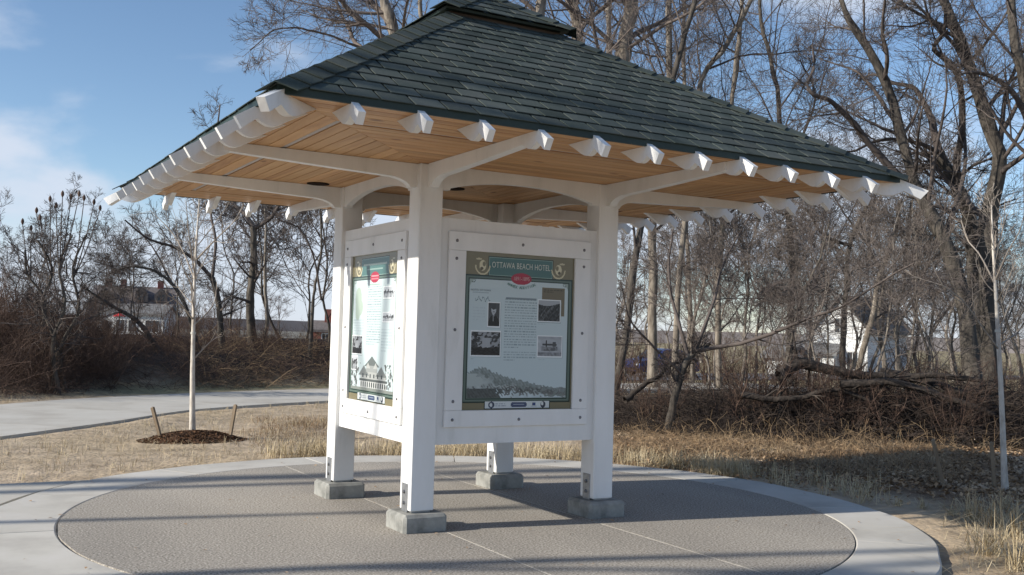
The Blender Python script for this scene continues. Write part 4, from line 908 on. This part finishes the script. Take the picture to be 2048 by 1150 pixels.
P = bank_pts(1600, -80, 235, 2.6, 7.5, rg); brush('thicket_undergrowth', P, 1.5, .005, rg, BRUSHR, 'dark tangled undergrowth of the thicket at the left edge', 'thicket', up=.0, sub=6, flat_=2.2, wob=.28)
# shrubs of the thicket: individuals
def shrub_mesh(seed, h, stems, r):
    rng = np.random.default_rng(seed); a = rng.uniform(0, 6.28, stems); P = np.stack([np.cos(a)*.15*h*rng.random(stems), np.sin(a)*.15*h*rng.random(stems), np.full(stems, -.05)], 1)
    d = np.stack([np.cos(a)*rng.uniform(.1, .7, stems), np.sin(a)*rng.uniform(.1, .7, stems), np.ones(stems)], 1)
    P1, R1 = march(rng, P, d, h*rng.uniform(.6, 1.05, stems), np.full(stems, r), 10, .12, .03, .3)
    P2, R2 = children(rng, P1, R1, 7, .2, 45, .42, .6, 6, .16, .05, .4); P3, R3 = children(rng, P2, R2, 5, .2, 42, .55, .65, 4, .18, .03, .5); P4, R4 = children(rng, P3, R3, 3, .2, 42, .6, .7, 3, .18, .02, .5)
    return tubes(P1, R1, 5), join([tubes(P2, np.maximum(R2, .003), 3), tubes(P3, np.maximum(R3, .0028), 3), tubes(P4, np.maximum(R4, .0022), 3)])
SH = [(npmesh('stems', *t_, True), npmesh('branches', *c_, True)) for t_, c_ in (shrub_mesh(40, 3.2, 14, .022), shrub_mesh(41, 3.0, 18, .018), shrub_mesh(42, 2.6, 22, .015), shrub_mesh(43, 3.4, 9, .03))]
def shrub(u, D, h, k, label, group, mat=BRUSHR, rs_=random.Random(1)):
    b = gp(u, D); root = thing('bare_shrub', label, 'shrub', b, rs_.uniform(0, 6.28), group); s_ = h/3.; root.scale = (s_*1.0, s_*1.0, s_)
    for nm, me in zip(('stems', 'branches'), SH[k % 4]):
        o = ob(nm, me, None, root)
        if not me.materials: me.materials.append(mat)
rs2 = random.Random(2)
for i in range(20):
    shrub(-40+i*14+rs2.uniform(-8, 8), rs2.uniform(21.5, 26.5), rs2.uniform(1.35, 2.15)*(1 if i < 12 else .5), i, 'bare brown shrub of the thicket at the left edge', 'thicket shrubs at the left')
for i in range(12): shrub(250+i*34+rs2.uniform(-10, 10), rs2.uniform(28, 36), rs2.uniform(.6, 1.2), i+1, ORD[i]+' low bare shrub from the left along the top of the left bank', 'shrubs on the left bank')
for i in range(11): shrub(1235+i*76+rs2.uniform(-16, 16), rs2.uniform(16.5, 21), rs2.uniform(.9, 1.7), i, ORD[i]+' bare twiggy shrub from the left, tangled with the brush pile', 'shrubs by the brush pile')
for i in range(26): shrub(1240+i*32+rs2.uniform(-16, 16), rs2.uniform(32, 50), rs2.uniform(1.4, 2.6), i+2, 'bare shrub in the wood beyond the brush pile', 'shrubs of the right wood')
for i in range(12): shrub([340, 362, 385, 410, 432, 455, 150, 172, 200, 228, 318, 350, 400, 470, 300, 440][i], 96+rs2.uniform(-6, 10), rs2.uniform(3.2, 4.6) if i < 6 else rs2.uniform(1.6, 2.4), i, 'reddish brown bush by the far houses, '+['beneath the leaning limb', 'left of the sapling stem', 'behind the sapling stem', 'right of the sapling stem', 'left of the bent tree', 'right of the bent tree', 'leftmost by the sumac', 'second from the sumac', 'left of the pale house', 'in front of the parasol', 'at the right end of the white house', 'farther right of the white house'][i], 'bushes by the far houses')
# sumac with seed heads at the upper left
rng = np.random.default_rng(77); Ds = 22.5; base = gp(120, Ds); root = thing('sumac_bush', 'tall dark sumac with upright seed heads at the upper left', 'shrub', base)
tips = [(45, 447), (73, 425), (100, 402), (125, 392), (142, 398), (168, 400), (188, 408), (80, 440), (158, 392), (62, 460), (112, 415), (200, 420)]
st = [[(120, 800), (105, 690), (130, 610), (118, 530), (145, 470)], [(100, 800), (115, 700), (85, 610), (105, 540), (75, 480)], [(135, 800), (120, 700), (158, 620), (145, 540), (172, 470)], [(110, 800), (85, 690), (90, 600), (55, 550), (50, 500)]]
P0 = np.array([spline([at(u, v, Ds+k*.3-.5)-base for u, v in s_], 14) for k, s_ in enumerate(st)]); R0 = np.linspace(.045, .016, 14)[None].repeat(4, 0)
ob('trunk', npmesh('trunk', *tubes(P0, R0, 6), True), BARK_DARK, root)
Pt = []; 
for i, (u, v) in enumerate(tips):
    k = int(np.argmin([abs(st[q][-1][0]-u) for q in range(4)])); e = at(u, v, Ds+k*.3-.5+rng.uniform(-.3, .3))-base; s_ = P0[k, 9]; mid = (s_+e)/2+np.array([0, 0, -.12]); Pt.append(spline([s_, mid, e], 9))
    MB().add(*(lambda V_, F_: (V_, [tuple(f_) for f_ in F_]))(*tubes(np.array([[e-[0, 0, .02], e+[0, 0, .03], e+[0, 0, .07], e+[0, 0, .11]]]), np.array([[.012, .032, .028, .006]]), 6))).build('seed_head', BRUSHR, root)
Pt = np.array(Pt); Rt = np.linspace(.016, .008, 9)[None].repeat(len(Pt), 0); P1, R1 = children(rng, P0, R0, 26, .2, 55, .30, .5, 7, .26, .05, .4); P2, R2 = children(rng, np.concatenate([P1]), R1, 6, .2, 45, .5, .6, 5, .2, .05, .4); P3, R3 = children(rng, P2, R2, 4, .2, 45, .55, .7, 3, .2, .05, .5)
ob('crown', npmesh('crown', *join([tubes(Pt, Rt, 5), tubes(P1, R1, 4), tubes(P2, np.maximum(R2, .004), 3), tubes(P3, np.maximum(R3, .003), 3)]), True), TWIG, root)
# brush pile: tangled branches as one mass, with logs that can be told apart
x, y, u, D = inview(9000, 1225, 2140, 16.4, 20.5, rg); hp = (.6+.3*sstep(1500, 1750, u))*np.exp(-((D-18.4)/1.4)**2)*(.6+.4*np.sin(u*.013+1)**2)*sstep(1200, 1420, u); P = np.stack([x, y, H(x, y)+hp*rg.random(len(x))**.7], 1)
brush('brush_pile', P[:4300], 1.3, .0095, rg, BRUSHM, 'long heap of cut branches and brush at the right', 'brush pile', up=-.04, sub=4, flat_=.16, wob=.13)
x, y, u, D = inview(1000, 1225, 1750, 15.2, 17.8, rg); brush('dark_brambles', np.stack([x, y, H(x, y)], 1), .75, .004, rg, BRUSHM, 'dark brambles in front of the brush pile', 'brambles', up=-.16, sub=5, flat_=.8, wob=.3)
x, y, u, D = inview(900, 1225, 2000, 11.9, 16.2, rg); k_ = off_paved(x, y, .3); brush('matted_stems', np.stack([x, y, H(x, y)], 1)[k_], .5, .0032, rg, GRASSB, 'matted dry stems on the ground in front of the brush pile', 'stems', up=-.12, sub=3, flat_=.7, wob=.3)
LG = [([(1555, 752), (1600, 728), (1650, 738), (1720, 752), (1780, 755)], 18, 9, 16.8, 'crooked dark log arching over the top of the brush pile'),
      ([(1680, 770), (1780, 765), (1880, 790), (1990, 830)], 11, 7, 16.5, 'long straight log sloping down to the right on the brush pile'),
      ([(1600, 800), (1720, 776), (1850, 752), (1960, 760)], 12, 6, 17.2, 'log lying level behind the sloping one on the brush pile'),
      ([(1760, 745), (1850, 762), (1950, 798), (2060, 815)], 13, 8, 17.6, 'thick pale log at the right end of the brush pile'),
      ([(1250, 800), (1290, 770), (1340, 735), (1420, 690)], 9, 4, 16, 'broken branch propped in the brush beside the kiosk'),
      ([(1480, 790), (1580, 800), (1660, 780), (1740, 800)], 9, 5, 16.2, 'low dark log in front of the brush pile')]
LG = [(a_, b_*1.5, c_*1.4, d_, e_) for a_, b_, c_, d_, e_ in LG]
for pts, w0, w1, D, lb in LG:
    rng = np.random.default_rng(len(lb)); q = [at(u_, v_, D+.15*i) for i, (u_, v_) in enumerate(pts)]; b = np.array([q[0][0], q[0][1], float(H(q[0][0], q[0][1]))]); P0 = spline([k-b for k in q], 14)[None]; P0[0] += rng.normal(0, .012, (14, 3)); R0 = np.linspace(w0, w1, 14)[None]*D/FPX/2
    P1, R1 = children(rng, P0, R0, 9, .1, 50, .3, .4, 6, .15, .02, .3)
    tag(ob('cut_log', npmesh('cut_log', *join([tubes(P0, R0, 8), tubes(P1, R1, 4)]), True), LOGM, None, b), lb, 'log', 'logs on the brush pile')

# ================================================================== FAR THINGS
WALLW = pmat('white_siding', [(.62, .63, .62), (.76, .77, .76)], 2, rough=.7, stretch=(.3, .3, 8)); ROOFG = pmat('grey_roof', [(.12, .12, .12), (.2, .2, .2)], 3, rough=.9); ROOFB = pmat('brown_roof', [(.12, .105, .10), (.19, .165, .155)], 3, rough=.9)
BROWNW = pmat('brown_shingle_wall', [(.17, .13, .105), (.26, .20, .165)], 3, rough=.9); GLASS = pmat('window_glass', [(.02, .025, .03), (.05, .06, .07)], 3, rough=.1, spec=.6); BRICK = pmat('red_brick', [(.20, .07, .055), (.30, .11, .085)], 6, rough=.9); REDC = pmat('red_canvas', [(.55, .03, .04), (.65, .05, .05)], 3, rough=.7)
RAILM = pmat('dark_rail', [(.035, .04, .05), (.06, .065, .08)], 3, rough=.6); ASPH = pmat('asphalt', [(.10, .10, .105), (.15, .15, .155)], 4, rough=.9)
def face_cam(p): return math.atan2(CAM[1]-p[1], CAM[0]-p[0])+math.pi/2      # local -Y looks at the camera
def house(name, label, u, D, w, d, h, rh, wallm, roofm, zoff=0, gable_front=False, wins=(), chim=(), turn=0, porch=False, dormers=()):
    p = gp(u, D); p[2] += zoff; root = thing(name, label, 'house', p, face_cam(p)+turn)
    MB().box(-w/2, w/2, -d/2, d/2, -1, h).build('wall', wallm, root); e = .35
    if gable_front:
        MB().prism([(-w/2, h+.001), (w/2, h+.001), (0, h+rh)], lambda a_, b_, t: (a_, t, b_), -d/2, d/2).build('gable', wallm, root)
        r = MB(); r.prism([(-w/2-e, h-.25), (0, h+rh+.05), (w/2+e, h-.25), (w/2+e, h-.02), (0, h+rh+.3), (-w/2-e, h-.02)], lambda a_, b_, t: (a_, t, b_), -d/2-e, d/2+e)
    else:
        MB().prism([(-d/2, h+.001), (d/2, h+.001), (0, h+rh)], lambda a_, b_, t: (t, a_, b_), -w/2, w/2).build('gable', wallm, root)
        r = MB(); r.prism([(-d/2-e, h-.25), (0, h+rh+.05), (d/2+e, h-.25), (d/2+e, h-.02), (0, h+rh+.3), (-d/2-e, h-.02)], lambda a_, b_, t: (t, a_, b_), -w/2-e, w/2+e)
    ro = r.build('roof', roofm, root)
    for cx in chim: MB().box(cx-.45, cx+.45, -.4, .4, h+rh-.8, h+rh+1.3).build('chimney', BRICK, ro)
    for dx_ in dormers:
        MB().prism([(dx_-.9, h+.3), (dx_+.9, h+.3), (dx_+.9, h+1.5), (dx_, h+2.5), (dx_-.9, h+1.5)], lambda a_, b_, t: (a_, t, b_), -d/2-.1, -.2).build('dormer', wallm, ro); MB().box(dx_-.45, dx_+.45, -d/2-.16, -d/2-.1, h+.55, h+1.45).build('dormer_window', GLASS, ro)
    for (x, z, ww, hh) in wins:
        wn = MB().box(x-ww/2-.09, x+ww/2+.09, -d/2-.07, -d/2-.004, z-.09, z+hh+.09).build('window', WALLW, root)
        MB().box(x-ww/2, x-.03, -d/2-.09, -d/2-.071, z, z+hh).build('pane', GLASS, wn); MB().box(x+.03, x+ww/2, -d/2-.09, -d/2-.071, z, z+hh).build('pane', GLASS, wn)
    if porch:
        MB().prism([(-d/2-2.2, 2.6), (-d/2-.01, 3.1), (-d/2-.01, 2.95), (-d/2-2.2, 2.45)], lambda a_, b_, t: (t, a_, b_), -w/2, w/2).build('porch_roof', roofm, root)
        for i in range(5): x = -w/2+.15+i*(w-.3)/4; MB().box(x-.09, x+.09, -d/2-2.1, -d/2-1.92, -.5, 2.46).build('porch_post', WALLW, root)
    return root
house('white_house', 'white two-storey house with a gable among the trees at the right', 1722, 74, 3.8, 6, 2.9, 2.0, WALLW, ROOFG, .1, True, [(-1.0, .3, .7, 1.1), (.9, .3, .7, 1.1), (0, 2.7, .7, .9)], turn=-.45)
house('low_wing', 'low white wing left of the gabled house at the right', 1655, 73, 2.6, 4, 1.5, .9, WALLW, ROOFG, .0, False, [(0, .4, .7, .7)], turn=-.4)
house('garden_shed', 'small white shed left of the white house at the right', 1572, 66, 1.3, 2.2, 1.35, .35, WALLW, ROOFG, -.1, False, [(.2, .3, .4, .4)], turn=-.5)
house('white_house', 'white house with a low addition on the far left shore', 290, 118, 5.4, 4, 2.5, .7, WALLW, ROOFG, .1, False, [(-1.9, .5, .8, 1.2), (-.6, .5, .8, 1.2), (1.5, .5, 1.4, 1.2)], turn=-.35)
house('white_house', 'pale house with a grey roof left of the far white house', 250, 126, 4.2, 5, 2.1, 1.1, WALLW, ROOFG, .2, True, [(-1.2, .4, .8, 1.1), (1.0, .4, .8, 1.1)], turn=-.4)
house('brown_house', 'large brown house with chimneys on the rise at the far left', 268, 165, 11, 9, 4.2, 2.4, BROWNW, ROOFB, .2, False, [(-3.6, 2.4, 1.0, 1.4), (-1.0, 2.4, 1.0, 1.4), (3.2, 2.4, 1.0, 1.4)], (-3.8, -1.7, 3.6), dormers=(.9, 3.6))
house('brown_house', 'smaller brown house left of the large brown one', 208, 160, 5, 7, 3.8, 2.2, BROWNW, ROOFB, .2, True, [(0, 3.0, .9, 1.2)])
house('brick_house', 'red brick building seen just left of the kiosk', 652, 92, 2.2, 3, 1.5, .5, BRICK, ROOFB, -.1, False, [(0, .5, .6, .6)], (.3,))
# red umbrella by the far houses
p = gp(238, 108); root = thing('parasol', 'small red parasol in front of the far white houses', 'parasol', p)
MB().cyl((0, 0, 0), (0, 0, 1), .04, 2.5, 8).build('pole', WALLW, root); MB().cyl((0, 0, 2.1), (0, 0, 1), .7, .4, 10, .05).build('canopy', REDC, root)
# road and low dark rail along the far left
a = gp(120, 60); b = gp(720, 62); d = norm(b-a); L = np.linalg.norm(b-a); ang = math.atan2(d[1], d[0])
def zs(q): return np.array([q[0], q[1], .18])
o = MB().box(-30, L+4, -3.2, 3.2, -.4, 0).build('road', ASPH, None, zs(a), (0, 0, ang)); tag(o, None, kind='structure')
root = thing('guard_rail', 'long low dark rail along the road at the far left', 'rail', zs(a)+np.array([-d[1], d[0], 0])*4, ang)
for i in range(int((L+10)/3)):
    MB().box(-6+i*3-.08, -6+i*3+.08, -.08, .08, -.3, .62).build('rail_post', RAILM, root); MB().box(-6+i*3+.01, -3+i*3-.01, -.16, -.09, .14, .60).build('rail_beam', RAILM, root)
# street at the right with the parked car
p0 = gp(1180, 52); p1 = gp(1500, 60); d = norm(p1-p0); ang = math.atan2(d[1], d[0]); o = MB().box(-40, 40, -3.5, 3.5, -.25, .02).build('road', ASPH, None, (p0[0], p0[1], -.62), (0, 0, ang)); tag(o, None, kind='structure')
PAINT = pmat('dark_blue_paint', [(.018, .03, .12), (.024, .04, .15)], 2, rough=.22, spec=.6); TYRE = pmat('tyre_rubber', [(.015, .015, .015), (.025, .025, .025)], 5, rough=.9); CHROME = pmat('wheel_rim', [(.45, .45, .47), (.55, .55, .57)], 5, rough=.3, metal=.8); LAMPM = pmat('headlight_glass', [(.6, .62, .65), (.75, .77, .8)], 5, rough=.1); REDL = pmat('tail_light', [(.3, .01, .01), (.4, .02, .02)], 5, rough=.2)
def car(label, loc, rz_):
    root = thing('parked_car', label, 'car', loc, rz_, None)
    prof = [(-2.1, .30), (-2.16, .55), (-2.05, .82), (-1.6, .90), (-1.0, .97), (-.45, 1.38), (.1, 1.46), (.9, 1.43), (1.5, 1.08), (2.0, 1.0), (2.12, .7), (2.08, .32), (1.75, .24), (-1.75, .24)]
    n = len(prof); v = []; ys = [(-.86, .93, .0), (-.80, 1., .0), (-.45, 1., .02), (.45, 1., .02), (.80, 1., .0), (.86, .93, .0)]
    for (y, sx_, dz) in ys:
        for (x, z) in prof:
            tz = max(0, (z-.95)/.5); yy = y*(1-.24*tz); v.append((x*sx_, yy, z+dz*(z > .8)))
    f = [(i*n+j, i*n+(j+1) % n, (i+1)*n+(j+1) % n, (i+1)*n+j) for i in range(len(ys)-1) for j in range(n)]+[tuple(range(n))[::-1], tuple((len(ys)-1)*n+j for j in range(n))]
    MB().add(v, f).build('body', PAINT, root)
    for s_ in (-1, 1):
        MB().prism([(-.85, 1.0), (-.40, 1.33), (.25, 1.38), (.25, 1.0)], lambda a_, b_, t: (a_, s_*(.872-.24*.86*max(0, (b_-.95)/.5)+t), b_), 0, .006).build('side_window', GLASS, root); MB().prism([(.32, 1.0), (.32, 1.38), (.85, 1.36), (1.30, 1.06)], lambda a_, b_, t: (a_, s_*(.872-.24*.86*max(0, (b_-.95)/.5)+t), b_), 0, .006).build('side_window', GLASS, root)
        MB().cyl((-2.10, s_*.60-.0, .66), (-1, 0, .2), .13, .05, 12, .10, .02).build('headlight', LAMPM, root); MB().box(2.05, 2.13, s_*.62-.14, s_*.62+.14, .70, .86).build('tail_light', REDL, root)
        for x in (-1.35, 1.32):
            w = MB().cyl((x, s_*.70, .31), (0, s_, 0), .31, .18, 20).build('wheel', TYRE, root); MB().cyl((x, s_*.881, .31), (0, s_, 0), .19, .012, 14, .16, .01).build('rim', CHROME, w)
    MB().add([(-1.03, -.68, .985), (-1.03, .68, .985), (-.50, .60, 1.375), (-.50, -.60, 1.375), (-1.00, -.68, 1.0), (-1.00, .68, 1.0), (-.48, .60, 1.395), (-.48, -.60, 1.395)], [(0, 1, 2, 3), (7, 6, 5, 4), (0, 4, 5, 1), (1, 5, 6, 2), (2, 6, 7, 3), (3, 7, 4, 0)]).build('windscreen', GLASS, root, (-.035, 0, .02))
    MB().cbox(-2.2, -2.12, -.7, .7, .36, .46, .01).build('bumper', DARKIN, root)
p = gp(1322, 55); p[2] = -.60; car('dark blue parked car seen between the kiosk and the pale trunk', p, math.radians(4))

# low far shore
rng = np.random.default_rng(8); us = np.linspace(-200, 2300, 160); v = []; hh = 3.5+2*np.convolve(rng.random(170), np.ones(11)/11, 'valid')
for u, h in zip(us, hh):
    w = gdir(u); q = CAM+w*420; v += [(q[0], q[1], -2), (q[0], q[1], h), (q[0]+w[0]*60, q[1]+w[1]*60, -2)]
f = [(i*3, (i+1)*3, (i+1)*3+1, i*3+1) for i in range(159)]+[(i*3+1, (i+1)*3+1, (i+1)*3+2, i*3+2) for i in range(159)]
tag(MB().add(v, f).build('hills', pmat('far_shore', [(.16, .15, .16), (.24, .22, .22)], .05, rough=1)), None, kind='structure')
